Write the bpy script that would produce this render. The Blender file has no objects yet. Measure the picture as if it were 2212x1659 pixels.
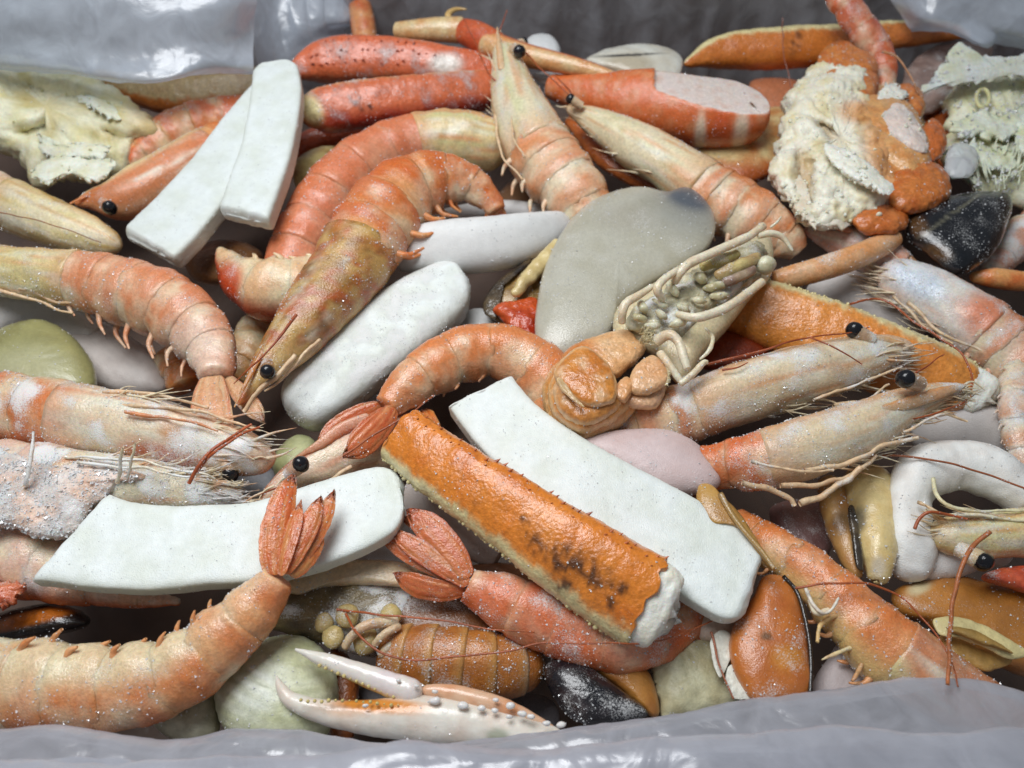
import bpy, math, random
import numpy as np
from mathutils import Vector, Matrix, Euler

random.seed(7)
RNG = np.random.default_rng(7)
scene = bpy.context.scene
scene.unit_settings.scale_length = 0.01          # one unit is one centimetre
COL = scene.collection

# ------------------------------------------------------------------ camera
PITCH, DIST, HFOV = 55.0, 23.5, 65.0
W2, H2 = 1106.0, 829.5                            # half size of the photograph as measured
FPX = W2 / math.tan(math.radians(HFOV / 2))
pr = math.radians(PITCH)
CAM = np.array([0.0, -DIST * math.cos(pr), DIST * math.sin(pr)])
CX = np.array([1.0, 0, 0]); CY = np.array([0, math.sin(pr), math.cos(pr)]); CZ = np.array([0, math.cos(pr), -math.sin(pr)])
cam_d = bpy.data.cameras.new('camera'); cam = bpy.data.objects.new('camera', cam_d); COL.objects.link(cam)
cam.location = CAM; cam.rotation_euler = (math.radians(90 - PITCH), 0, 0)
cam_d.sensor_width = 36; cam_d.angle = math.radians(HFOV)
cam_d.clip_start = 0.5; cam_d.clip_end = 1000
cam_d.dof.use_dof = True; cam_d.dof.focus_distance = 19.8; cam_d.dof.aperture_fstop = 0.17
scene.camera = cam

# ------------------------------------------------------------------ light
world = bpy.data.worlds.new('World'); scene.world = world; world.use_nodes = True
bg = world.node_tree.nodes['Background']
bg.inputs[0].default_value = (0.80, 0.90, 1.0, 1); bg.inputs[1].default_value = 0.16
def area(name, loc, target, size, energy, color):
    l = bpy.data.lights.new(name, 'AREA'); l.shape = 'RECTANGLE'; l.size = size[0]; l.size_y = size[1]
    l.energy = energy; l.color = color
    o = bpy.data.objects.new(name, l); COL.objects.link(o); o.location = loc
    o.rotation_euler = (Vector(target) - Vector(loc)).to_track_quat('-Z', 'Y').to_euler()
    return o
area('ceiling_lamp', (-10, 8, 40), (0, -1, 0), (28, 22), 19500, (0.96, 0.98, 1.0))
scene.view_settings.view_transform = 'Standard'; scene.view_settings.look = 'None'
scene.view_settings.exposure = 0.0; scene.view_settings.gamma = 1.0
scene.cycles.use_denoising = True
scene.cycles.max_bounces = 8; scene.cycles.transparent_max_bounces = 12
scene.cycles.sample_clamp_indirect = 4.0

# ------------------------------------------------------------------ maths helpers
def P(x, y, z):
    """point at height z seen at photo position (x, y)"""
    x = np.asarray(x, float); y = np.asarray(y, float); z = np.asarray(z, float)
    d = ((x - W2) / FPX)[..., None] * CX + (-(y - H2) / FPX)[..., None] * CY + CZ
    k = (z - CAM[2]) / d[..., 2]
    return CAM + d * k[..., None]
def proj(V):
    q = V - CAM; dep = q @ CZ
    return W2 + (q @ CX) / dep * FPX, H2 - (q @ CY) / dep * FPX
def C(r, g, b):
    a = np.array([r, g, b], float) / 255
    return np.where(a <= 0.04045, a / 12.92, ((a + 0.055) / 1.055) ** 2.4)
def unit(a): return a / np.maximum(np.linalg.norm(a, axis=-1, keepdims=True), 1e-9)
def sstep(a, b, x):
    t = np.clip((x - a) / (b - a), 0, 1); return t * t * (3 - 2 * t)
PERM = RNG.permutation(256); PERM = np.concatenate([PERM, PERM, PERM])
GRAD = unit(RNG.normal(size=(256, 3)))
def pn(p):
    i = np.floor(p).astype(int); f = p - i; u = f * f * f * (f * (f * 6 - 15) + 10); i &= 255
    out = 0
    for a in (0, 1):
        for b in (0, 1):
            for c in (0, 1):
                h = PERM[PERM[PERM[i[:, 0] + a] + i[:, 1] + b] + i[:, 2] + c]
                g = (GRAD[h] * (f - np.array([a, b, c]))).sum(1)
                w = (u[:, 0] if a else 1 - u[:, 0]) * (u[:, 1] if b else 1 - u[:, 1]) * (u[:, 2] if c else 1 - u[:, 2])
                out = out + g * w
    return out * 1.5
def fbm(V, scale=1.0, octv=4, seed=0.0, rough=0.5):
    p = V * scale + np.array([13.7, 5.1, 29.3]) + seed * 7.31; a, s, t = 1.0, 0, 0
    for _ in range(octv):
        s = s + a * pn(p); t += a; p = p * 2.03 + 3.1; a *= rough
    return s / t
def ridged(V, scale=1.0, octv=4, seed=0.0):
    p = V * scale + seed * 5.17 + 11.0; a, s, t = 1.0, 0, 0
    for _ in range(octv):
        s = s + a * (1 - 2 * np.abs(pn(p))); t += a; p = p * 2.1 + 1.7; a *= 0.5
    return s / t
def crumple(V, scale=1.0, octv=5, seed=0.0):
    r = np.random.default_rng(int(seed * 10) + 3); out = 0; w = 0
    for k in range(octv):
        d = unit(r.normal(size=3)); f = r.uniform(0.5, 1.6) * (1 + 0.35 * k); q = V @ d * f + r.uniform(0, 9) + 0.9 * pn(V * 0.35 + k * 3.7)
        a = 1.0 / (1 + 0.5 * k) * (0.4 + np.clip(pn(V * 0.5 + k * 9.1) + 0.4, 0, 1)); out = out + a * (np.abs((q % 2) - 1) * 2 - 1); w += 1.0 / (1 + 0.5 * k)
    return out / w
def mix(a, b, f):
    f = np.asarray(f)[..., None] if np.ndim(f) else f
    return a * (1 - f) + b * f
def spot(X, Y, cx, cy, rx, ry=None, ang=0, soft=0.5):
    ry = ry or rx; c, s = math.cos(math.radians(ang)), math.sin(math.radians(ang))
    dx, dy = X - cx, Y - cy
    q = np.sqrt(((dx * c + dy * s) / rx) ** 2 + ((-dx * s + dy * c) / ry) ** 2)
    return 1 - sstep(1 - soft, 1 + soft, q)
def catmull(pts, n, closed=False):
    pts = np.asarray(pts, float)
    if closed: q = np.vstack([pts[-1], pts, pts[0], pts[1]])
    else: q = np.vstack([2 * pts[0] - pts[1], pts, 2 * pts[-1] - pts[-2]])
    seg = len(q) - 3; out = []
    for k in range(seg):
        p0, p1, p2, p3 = q[k:k + 4]; t = np.linspace(0, 1, 24, endpoint=False)[:, None]
        out.append(0.5 * (2 * p1 + (p2 - p0) * t + (2 * p0 - 5 * p1 + 4 * p2 - p3) * t ** 2 + (3 * p1 - p0 - 3 * p2 + p3) * t ** 3))
    out = np.vstack(out + [q[-2:-1]])
    d = np.r_[0, np.cumsum(np.linalg.norm(np.diff(out[:, :2], axis=0), axis=1))]
    s = np.linspace(0, d[-1], n, endpoint=not closed)
    return np.stack([np.interp(s, d, out[:, j]) for j in range(out.shape[1])], 1)

# ------------------------------------------------------------------ materials
def new_mat(name):
    m = bpy.data.materials.new(name); m.use_nodes = True; nt = m.node_tree
    return m, nt, nt.nodes['Principled BSDF'], nt.nodes.new, nt.links.new
def flesh(name, rough=0.35, sss=0.18, mottle=0.22, mscale=7.0, bump=0.25, bscale=16.0, spec=0.5, coat=0.15, fine=0.0, rad=(0.35, 0.16, 0.10)):
    m, nt, b, N, L = new_mat(name)
    tc = N('ShaderNodeTexCoord'); at = N('ShaderNodeAttribute'); at.attribute_name = 'Col'
    fr = N('ShaderNodeAttribute'); fr.attribute_name = 'Frost'
    n1 = N('ShaderNodeTexNoise'); n1.inputs['Scale'].default_value = mscale; n1.inputs['Detail'].default_value = 5; n1.inputs['Roughness'].default_value = 0.65
    L(tc.outputs['Object'], n1.inputs['Vector'])
    mr = N('ShaderNodeMapRange'); mr.inputs[1].default_value = 0.3; mr.inputs[2].default_value = 0.7
    mr.inputs[3].default_value = 1 - mottle; mr.inputs[4].default_value = 1 + mottle * 0.7; L(n1.outputs[0], mr.inputs[0])
    mu = N('ShaderNodeMix'); mu.data_type = 'RGBA'; mu.blend_type = 'MULTIPLY'; mu.inputs[0].default_value = 1
    L(at.outputs['Color'], mu.inputs[6]); L(mr.outputs[0], mu.inputs[7])
    # granular frost veil: white grains where the Frost attribute is high
    g = N('ShaderNodeTexNoise'); g.inputs['Scale'].default_value = 26; g.inputs['Detail'].default_value = 3; g.inputs['Roughness'].default_value = 0.7
    L(tc.outputs['Object'], g.inputs['Vector'])
    ad = N('ShaderNodeMath'); ad.operation = 'ADD'; L(g.outputs[0], ad.inputs[0]); L(fr.outputs['Fac'], ad.inputs[1])
    fm = N('ShaderNodeMapRange'); fm.interpolation_type = 'SMOOTHSTEP'; fm.inputs[1].default_value = 0.72; fm.inputs[2].default_value = 1.12
    fm.inputs[3].default_value = 0; fm.inputs[4].default_value = 0.85; L(ad.outputs[0], fm.inputs[0])
    mf = N('ShaderNodeMix'); mf.data_type = 'RGBA'; L(fm.outputs[0], mf.inputs[0]); L(mu.outputs[2], mf.inputs[6]); mf.inputs[7].default_value = (0.86, 0.86, 0.85, 1)
    L(mf.outputs[2], b.inputs['Base Color'])
    rm = N('ShaderNodeMapRange'); rm.inputs[3].default_value = rough; rm.inputs[4].default_value = 0.6; L(fm.outputs[0], rm.inputs[0]); L(rm.outputs[0], b.inputs['Roughness'])
    n2 = N('ShaderNodeTexNoise'); n2.inputs['Scale'].default_value = bscale; n2.inputs['Detail'].default_value = 4; L(tc.outputs['Object'], n2.inputs['Vector'])
    su = N('ShaderNodeMath'); su.operation = 'MULTIPLY_ADD'; L(fm.outputs[0], su.inputs[0]); su.inputs[1].default_value = 0.6; L(n2.outputs[0], su.inputs[2])
    g2 = N('ShaderNodeTexNoise'); g2.inputs['Scale'].default_value = 34; g2.inputs['Detail'].default_value = 2; L(tc.outputs['Object'], g2.inputs['Vector'])
    sg = N('ShaderNodeMath'); sg.operation = 'MULTIPLY'; L(fm.outputs[0], sg.inputs[0]); L(g2.outputs[0], sg.inputs[1])
    s2 = N('ShaderNodeMath'); s2.operation = 'MULTIPLY_ADD'; L(sg.outputs[0], s2.inputs[0]); s2.inputs[1].default_value = 2.5; L(su.outputs[0], s2.inputs[2])
    bp = N('ShaderNodeBump'); bp.inputs['Strength'].default_value = bump; bp.inputs['Distance'].default_value = 0.05; L(s2.outputs[0], bp.inputs['Height'])
    L(bp.outputs[0], b.inputs['Normal'])
    b.inputs['Subsurface Weight'].default_value = sss; b.inputs['Subsurface Radius'].default_value = rad; b.inputs['Subsurface Scale'].default_value = 0.8
    b.inputs['Specular IOR Level'].default_value = spec
    b.inputs['Coat Weight'].default_value = coat; b.inputs['Coat Roughness'].default_value = 0.14; b2 = N('ShaderNodeBump'); b2.inputs['Strength'].default_value = bump * 0.7; b2.inputs['Distance'].default_value = 0.05; L(n2.outputs[0], b2.inputs['Height']); L(b2.outputs[0], b.inputs['Coat Normal'])
    return m
M = {}
M['prawn'] = flesh('prawn_shell', rough=0.24, sss=0.5, mottle=0.20, mscale=10, bump=0.42, bscale=20, coat=0.32, rad=(0.34, 0.20, 0.12))
M['crab'] = flesh('crab_shell', rough=0.30, sss=0.05, mottle=0.26, mscale=9, bump=0.55, bscale=12, coat=0.45)
M['claw'] = flesh('pale_claw', rough=0.3, sss=0.15, mottle=0.06, mscale=6, bump=0.15, bscale=10, coat=0.4)
M['meat'] = flesh('white_meat', rough=0.5, sss=0.3, mottle=0.12, bump=0.6, bscale=11, coat=0.2)
M['squid'] = flesh('squid_flesh', rough=0.42, sss=0.45, mottle=0.06, mscale=4, bump=0.4, bscale=30, coat=0.08, rad=(0.3, 0.28, 0.26))
M['clam'] = flesh('clam_flesh', rough=0.35, sss=0.25, mottle=0.10, mscale=10, bump=0.3, bscale=24, coat=0.6, rad=(0.3, 0.26, 0.2))
M['shell'] = flesh('clam_shell', rough=0.45, sss=0.03, mottle=0.2, mscale=5, bump=0.3, bscale=22, coat=0.1)
M['mussel'] = flesh('mussel_shell', rough=0.22, sss=0.0, mottle=0.45, mscale=5, bump=0.35, bscale=12, coat=0.5)
M['fibre'] = flesh('prawn_feeler', rough=0.4, sss=0.1, mottle=0.3, bump=0.3, coat=0.1)
def simple(name, col, rough, coat=0.0, trans=0.0, ior=1.45):
    m, nt, b, N, L = new_mat(name)
    b.inputs['Base Color'].default_value = (*col, 1); b.inputs['Roughness'].default_value = rough
    b.inputs['Coat Weight'].default_value = coat; b.inputs['Transmission Weight'].default_value = trans; b.inputs['IOR'].default_value = ior
    tc = N('ShaderNodeTexCoord'); n = N('ShaderNodeTexNoise'); n.inputs['Scale'].default_value = 30; L(tc.outputs['Object'], n.inputs['Vector'])
    bp = N('ShaderNodeBump'); bp.inputs['Strength'].default_value = 0.15; bp.inputs['Distance'].default_value = 0.02; L(n.outputs[0], bp.inputs['Height']); L(bp.outputs[0], b.inputs['Normal'])
    return m
M['eye'] = simple('black_eye', (0.010, 0.010, 0.013), 0.22, 0.3)
def ice_mat():
    m = bpy.data.materials.new('ice'); m.use_nodes = True; nt = m.node_tree; nt.nodes.clear(); N = nt.nodes.new; L = nt.links.new
    ge = N('ShaderNodeNewGeometry'); vm = N('ShaderNodeMix'); vm.data_type = 'VECTOR'; vm.inputs[0].default_value = 0.65; L(ge.outputs['Normal'], vm.inputs[4]); vm.inputs[5].default_value = (0, 0, 1)
    nm = N('ShaderNodeVectorMath'); nm.operation = 'NORMALIZE'; L(vm.outputs[1], nm.inputs[0])          # light scatters inside a grain and evens its facets out
    d = N('ShaderNodeBsdfDiffuse'); d.inputs[0].default_value = (0.95, 0.96, 0.97, 1); L(nm.outputs[0], d.inputs['Normal'])
    tr = N('ShaderNodeBsdfTransparent'); b = N('ShaderNodeMixShader'); b.inputs[0].default_value = 0.6; L(tr.outputs[0], b.inputs[1]); L(d.outputs[0], b.inputs[2])
    g = N('ShaderNodeBsdfGlossy'); g.inputs['Roughness'].default_value = 0.12; c = N('ShaderNodeMixShader'); c.inputs[0].default_value = 0.10; L(b.outputs[0], c.inputs[1]); L(g.outputs[0], c.inputs[2])
    o = N('ShaderNodeOutputMaterial'); L(c.outputs[0], o.inputs[0]); return m
M['ice'] = ice_mat()
M['clear_ice'] = simple('clear_ice', (0.93, 0.95, 0.97), 0.15, 0.0, 0.6, 1.31)
M['card'] = simple('cardboard', (0.17, 0.11, 0.08), 0.9)
def film(name, opacity, tint, rough=0.3, bump=0.12, bs=0.8, gloss=0.10):
    m = bpy.data.materials.new(name); m.use_nodes = True; nt = m.node_tree; nt.nodes.clear(); N = nt.nodes.new; L = nt.links.new
    tc = N('ShaderNodeTexCoord'); n = N('ShaderNodeTexNoise'); n.inputs['Scale'].default_value = bs; n.inputs['Detail'].default_value = 4; n.inputs['Roughness'].default_value = 0.5; L(tc.outputs['Object'], n.inputs['Vector'])
    n.inputs['Distortion'].default_value = 1.5
    bp = N('ShaderNodeBump'); bp.inputs['Strength'].default_value = bump; bp.inputs['Distance'].default_value = 0.5; L(n.outputs[0], bp.inputs['Height'])
    d = N('ShaderNodeBsdfDiffuse'); d.inputs[0].default_value = (*tint, 1); t = N('ShaderNodeBsdfTranslucent'); t.inputs[0].default_value = (*tint, 1)
    L(bp.outputs[0], d.inputs['Normal']); L(bp.outputs[0], t.inputs['Normal'])
    a = N('ShaderNodeMixShader'); a.inputs[0].default_value = 0.5; L(d.outputs[0], a.inputs[1]); L(t.outputs[0], a.inputs[2])
    tr = N('ShaderNodeBsdfTransparent'); tr.inputs[0].default_value = (0.95, 0.96, 0.98, 1)
    b = N('ShaderNodeMixShader')
    mr = N('ShaderNodeMapRange'); mr.inputs[1].default_value = 0.3; mr.inputs[2].default_value = 0.7; mr.inputs[3].default_value = opacity - 0.16; mr.inputs[4].default_value = min(1, opacity + 0.08); L(n.outputs[0], mr.inputs[0])
    lo = N('ShaderNodeLayerWeight'); lo.inputs[0].default_value = 0.45; L(bp.outputs[0], lo.inputs['Normal'])
    ao = N('ShaderNodeMath'); ao.operation = 'MULTIPLY_ADD'; ao.use_clamp = True; L(lo.outputs['Facing'], ao.inputs[0]); ao.inputs[1].default_value = 0.35; L(mr.outputs[0], ao.inputs[2])
    L(ao.outputs[0], b.inputs[0]); L(tr.outputs[0], b.inputs[1]); L(a.outputs[0], b.inputs[2])
    g = N('ShaderNodeBsdfGlossy'); g.inputs['Roughness'].default_value = rough; L(bp.outputs[0], g.inputs['Normal'])
    lw = N('ShaderNodeLayerWeight'); lw.inputs[0].default_value = 0.25
    fm = N('ShaderNodeMapRange'); fm.inputs[3].default_value = gloss * 0.5; fm.inputs[4].default_value = gloss * 3; L(lw.outputs['Facing'], fm.inputs[0])
    c = N('ShaderNodeMixShader'); L(fm.outputs[0], c.inputs[0]); L(b.outputs[0], c.inputs[1]); L(g.outputs[0], c.inputs[2])
    o = N('ShaderNodeOutputMaterial'); L(c.outputs[0], o.inputs[0])
    return m
M['film'] = film('milky_film', 0.72, (0.78, 0.86, 0.97), rough=0.25, gloss=0.12)
M['film_thin'] = film('thin_film', 0.62, (0.72, 0.74, 0.80))
M['film_grey'] = film('grey_film', 0.62, (0.76, 0.77, 0.84), rough=0.22, gloss=0.14, bump=0.1)  # greyer copy of the bag film; shadow over the near edge put into its tint
M['membrane'] = film('thin_shell', 0.55, (0.55, 0.47, 0.40), rough=0.2, gloss=0.12)
M['film_floor'] = film('floor_film', 0.08, (0.2, 0.19, 0.2), gloss=0.02)  # bag film tinted dark: the shade of the gaps is put into its colour

# ------------------------------------------------------------------ mesh helpers
def vnormals(V, F):
    N = np.zeros_like(V)
    for k in (3, 4):
        f = np.array([q for q in F if len(q) == k], int)
        if len(f) == 0: continue
        n = np.cross(V[f[:, 1]] - V[f[:, 0]], V[f[:, 2]] - V[f[:, 0]]) if k == 3 else np.cross(V[f[:, 2]] - V[f[:, 0]], V[f[:, 3]] - V[f[:, 1]])
        for j in range(k): np.add.at(N, f[:, j], n)
    return unit(N)
class G:                                               # a piece of geometry with per-vertex parameters
    def __init__(self, V, F, **kw):
        self.V = np.asarray(V, float); self.F = F; self.__dict__.update(kw); self._n = None
    @property
    def N(s):
        if s._n is None: s._n = vnormals(s.V, s.F)
        return s._n
    @property
    def X(s): return proj(s.V)[0]
    @property
    def Y(s): return proj(s.V)[1]
    def disp(s, amp, scale, octv=3, seed=0.0, kind=fbm):
        s.V = s.V + s.N * (amp * kind(s.V, scale, octv, seed))[:, None]; s._n = None; return s
    def move(s, v): s.V = s.V + np.asarray(v); return s
def outward(g):
    c = g.V.mean(0)
    f = np.array([q[:3] for q in g.F], int)
    n = np.cross(g.V[f[:, 1]] - g.V[f[:, 0]], g.V[f[:, 2]] - g.V[f[:, 0]])
    vol = (np.einsum('ij,ij->i', g.V[f[:, 0]] - c, n)).sum()
    if vol < 0: g.F = [tuple(reversed(q)) for q in g.F]; g._n = None
    return g
def section(m, e):
    a = np.linspace(0, 2 * math.pi, 721); ca, sa = np.cos(a), np.sin(a)
    u = np.sign(ca) * np.abs(ca) ** (2 / e); v = np.sign(sa) * np.abs(sa) ** (2 / e)
    d = np.r_[0, np.cumsum(np.hypot(np.diff(u), np.diff(v)))]; s = np.linspace(0, d[-1], m, endpoint=False)
    return np.interp(s, d, u), np.interp(s, d, v)
class Spine:
    """a centre line (x, y, width, z) read off the photo and laid at its real height"""
    def __init__(s, pts, dorsal=1, plane=False, K=240, roll=0.0):
        q = catmull(pts, K); x, y, w, z = q.T; w = np.maximum(w, 0.5)
        s.C = P(x, y, z); dep = (s.C - CAM) @ CZ; sc = dep / FPX
        tx, ty = np.gradient(x), np.gradient(y); l = np.hypot(tx, ty) + 1e-9; nx, ny = ty / l, -tx / l
        s.T = unit(np.gradient(s.C, axis=0)); s.r = w / 2 * sc
        if plane:
            e = P(x + nx * w / 2, y + ny * w / 2, z) - P(x - nx * w / 2, y - ny * w / 2, z)
            s.r = np.linalg.norm(e, axis=1) / 2; s.N = unit(e) * dorsal
        else:
            n = nx[:, None] * CX - ny[:, None] * CY; n = n - (n * s.T).sum(1)[:, None] * s.T; s.N = unit(n) * dorsal
        B = unit(np.cross(s.N, s.T)); sg = np.sign(((CAM - s.C) * B).sum(1)); s.B = B * sg[:, None]
        if roll:
            c_, s_ = math.cos(roll), math.sin(roll); s.N, s.B = s.N * c_ + s.B * s_, s.B * c_ - s.N * s_
        d = np.r_[0, np.cumsum(np.linalg.norm(np.diff(s.C, axis=0), axis=1))]; s.L = d[-1]; s.t = d / d[-1]
    def ev(s, t):
        f = lambda A: np.stack([np.interp(t, s.t, A[:, j]) for j in range(3)], 1)
        return f(s.C), unit(f(s.T)), unit(f(s.N)), unit(f(s.B)), np.interp(t, s.t, s.r)
    def at(s, t, u=0.0, v=0.0, flat=1.0):
        Cc, T, N, B, r = s.ev(np.array([t])); return (Cc + N * r[:, None] * u + B * r[:, None] * v * flat)[0]
def sweep(sp, t0=0.0, t1=1.0, n=40, m=28, flat=1.0, thick=None, e=2.0, caps=(None, None), tcap=None, rf=None, skew=(0, 0), closed=True, rag=(0, 0)):
    """skin along a spine; caps give the rounding radius (cm) of either end"""
    L = sp.L; s = list(np.linspace(t0, t1, n))
    for k, cr in enumerate(caps):
        if cr:
            for th in np.linspace(0.0, math.pi / 2, 7):
                d = cr * (1 - math.cos(th)) / L; s.append(t0 + d if k == 0 else t1 - d)
    s = np.unique(np.clip(np.round(s, 6), t0, t1)); n = len(s)
    Cc, T, N, B, r = sp.ev(s); fw = np.ones(n); ft = np.ones(n)
    for k, cr in enumerate(caps):
        d = (s - t0) * L if k == 0 else (t1 - s) * L
        if cr:
            q = np.clip(1 - d / cr, 0, 1); f = np.sqrt(np.maximum(1 - q * q, 0.0)); fw *= np.maximum(f, 0.02) if tcap is None else 1 - (1 - f) * np.minimum(cr / np.maximum(r, 1e-6), 1)
            ft *= np.maximum(f, 0.02) if tcap is None else 1
        if tcap:
            q = np.clip(1 - d / tcap, 0, 1); ft *= np.maximum(np.sqrt(np.maximum(1 - q * q, 0)), 0.3)
    u, v = section(m, e); loc = (s - t0) / max(t1 - t0, 1e-9)
    U = np.tile(u, (n, 1)); Vv = np.tile(v, (n, 1)); Tt = np.tile(s[:, None], (1, m)); Ll = np.tile(loc[:, None], (1, m))
    R = np.ones((n, m)) if rf is None else rf(Ll, U, Vv, Tt)
    hb = (r * flat) if thick is None else np.full(n, thick / 2)
    sk = skew[0] * (1 - loc) + skew[1] * loc
    V = Cc[:, None, :] + N[:, None, :] * (r * fw)[:, None, None] * (U * R)[..., None] + B[:, None, :] * (hb * ft)[:, None, None] * (Vv * R)[..., None] + T[:, None, :] * (sk[:, None] * U)[..., None]
    for k in (0, 1):
        if rag[k]:
            j1 = np.clip(pn(np.stack([u * 3.1 + 5 * k, v * 3.1, u * 0 + L], 1)) + 0.35 * pn(np.stack([u * 6 + 5 * k, v * 6, u * 0 + L], 1)), -0.6, 0.6) * rag[k]; fall = sstep(0.12, 0.0, loc if k == 0 else 1 - loc)
            V = V + T[:, None, :] * (fall[:, None] * j1[None])[..., None]
    V = V.reshape(-1, 3); F = []
    for i in range(n - 1):
        for j in range(m):
            a = i * m + j; b = i * m + (j + 1) % m; F.append((a, b, b + m, a + m))
    tt, uu, vv, ll = Tt.ravel(), U.ravel(), Vv.ravel(), Ll.ravel()
    if closed:
        c0 = len(V); V = np.vstack([V, V[:m].mean(0), V[-m:].mean(0)])
        for j in range(m):
            F.append((c0, (j + 1) % m, j)); F.append((c0 + 1, (n - 1) * m + j, (n - 1) * m + (j + 1) % m))
        tt = np.r_[tt, t0, t1]; uu = np.r_[uu, 0, 0]; vv = np.r_[vv, 0, 0]; ll = np.r_[ll, 0, 1]
    return outward(G(V, F, t=tt, u=uu, v=vv, l=ll))
UPB = 0.65
def pillow(outline, z=0.0, H=0.5, Hb=None, n=12, m=64, a=0.75, up=None, jag=0.0, seed=0, ztilt=None):
    """a closed outline read off the photo, domed by H above and Hb below (cm)"""
    o = np.array([(q[0], q[1], q[2] if len(q) > 2 else z) for q in outline], float); o = catmull(o, m, True)
    jg = RNG.normal(size=(m, 2)) * jag * 2.0
    if ztilt: o[:, 2] += (o[:, 0] - o[:, 0].mean()) * ztilt[0] + (o[:, 1] - o[:, 1].mean()) * ztilt[1]
    R0 = P(o[:, 0], o[:, 1], o[:, 2]); R1 = P(o[:, 0] + jg[:, 0], o[:, 1] + jg[:, 1], o[:, 2]); c = R0.mean(0); Hb = H if Hb is None else Hb
    up = unit(unit(CAM - c) * UPB + np.array([0, 0, 1.0]) * (1 - UPB)) if up is None else np.asarray(up, float)
    V, S, A, Sd = [], [], [], []; ang = np.linspace(0, 2 * math.pi, m, endpoint=False)
    th = [(k / n) * math.pi / 2 for k in range(n)]
    rows = [(-1, t) for t in reversed(th[1:])] + [(1, t) for t in th]
    for sd, t in rows:
        s = math.cos(t) ** a; h = math.sin(t) * (H if sd > 0 else -Hb)
        R = R0 + (R1 - R0) * sstep(0.86, 1.0, s); V.append(c + (R - c) * s + up * h); S.append(np.full(m, s)); A.append(ang); Sd.append(np.full(m, sd))
    k = len(rows); V = np.vstack(V + [c - up * Hb, c + up * H]); F = []
    for i in range(k - 1):
        for j in range(m): F.append((i * m + j, i * m + (j + 1) % m, (i + 1) * m + (j + 1) % m, (i + 1) * m + j))
    for j in range(m): F.append((k * m, (j + 1) % m, j)); F.append((k * m + 1, (k - 1) * m + j, (k - 1) * m + (j + 1) % m))
    return outward(G(V, F, s=np.r_[np.concatenate(S), 0, 0], a=np.r_[np.concatenate(A), 0, 0], side=np.r_[np.concatenate(Sd), -1, 1]))
def ball(c, r, ax=(1, 1, 1), seg=16, ring=10, rot=None):
    V, F = [], []
    for i in range(ring + 1):
        th = math.pi * i / ring
        for j in range(seg):
            ph = 2 * math.pi * j / seg; V.append((math.sin(th) * math.cos(ph) * ax[0], math.sin(th) * math.sin(ph) * ax[1], math.cos(th) * ax[2]))
    V = np.array(V) * r
    if rot is not None: V = V @ np.array(rot).T
    for i in range(ring):
        for j in range(seg): F.append((i * seg + j, (i + 1) * seg + j, (i + 1) * seg + (j + 1) % seg, i * seg + (j + 1) % seg))
    return outward(G(V + np.asarray(c), F))
def wire(pts3, r0, r1=None, m=7, wob=0.0):
    """thin round strand through 3-D points"""
    q = catmull(np.asarray(pts3, float), max(16, 8 * len(pts3))); n = len(q); T = unit(np.gradient(q, axis=0))
    if wob: q = q + np.stack([pn(q * 1.3 + k * 9.1) for k in range(3)], 1) * wob
    A = unit(np.cross(T, np.array([0.31, 0.2, 0.93]))); B = np.cross(T, A); r = np.linspace(r0, r0 if r1 is None else r1, n)
    a = np.linspace(0, 2 * math.pi, m, endpoint=False)
    V = (q[:, None] + A[:, None] * (r[:, None] * np.cos(a))[..., None] + B[:, None] * (r[:, None] * np.sin(a))[..., None]).reshape(-1, 3)
    F = [(i * m + j, i * m + (j + 1) % m, (i + 1) * m + (j + 1) % m, (i + 1) * m + j) for i in range(n - 1) for j in range(m)]
    F += [tuple(range(m)), tuple(range((n - 1) * m, n * m))[::-1]]
    return outward(G(V, F, l=np.repeat(np.linspace(0, 1, n), m)))
def join(gs):
    V, F, o = [], [], 0
    for g in gs: V.append(g.V); F += [tuple(i + o for i in f) for f in g.F]; o += len(g.V)
    return G(np.vstack(V), F)

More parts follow.
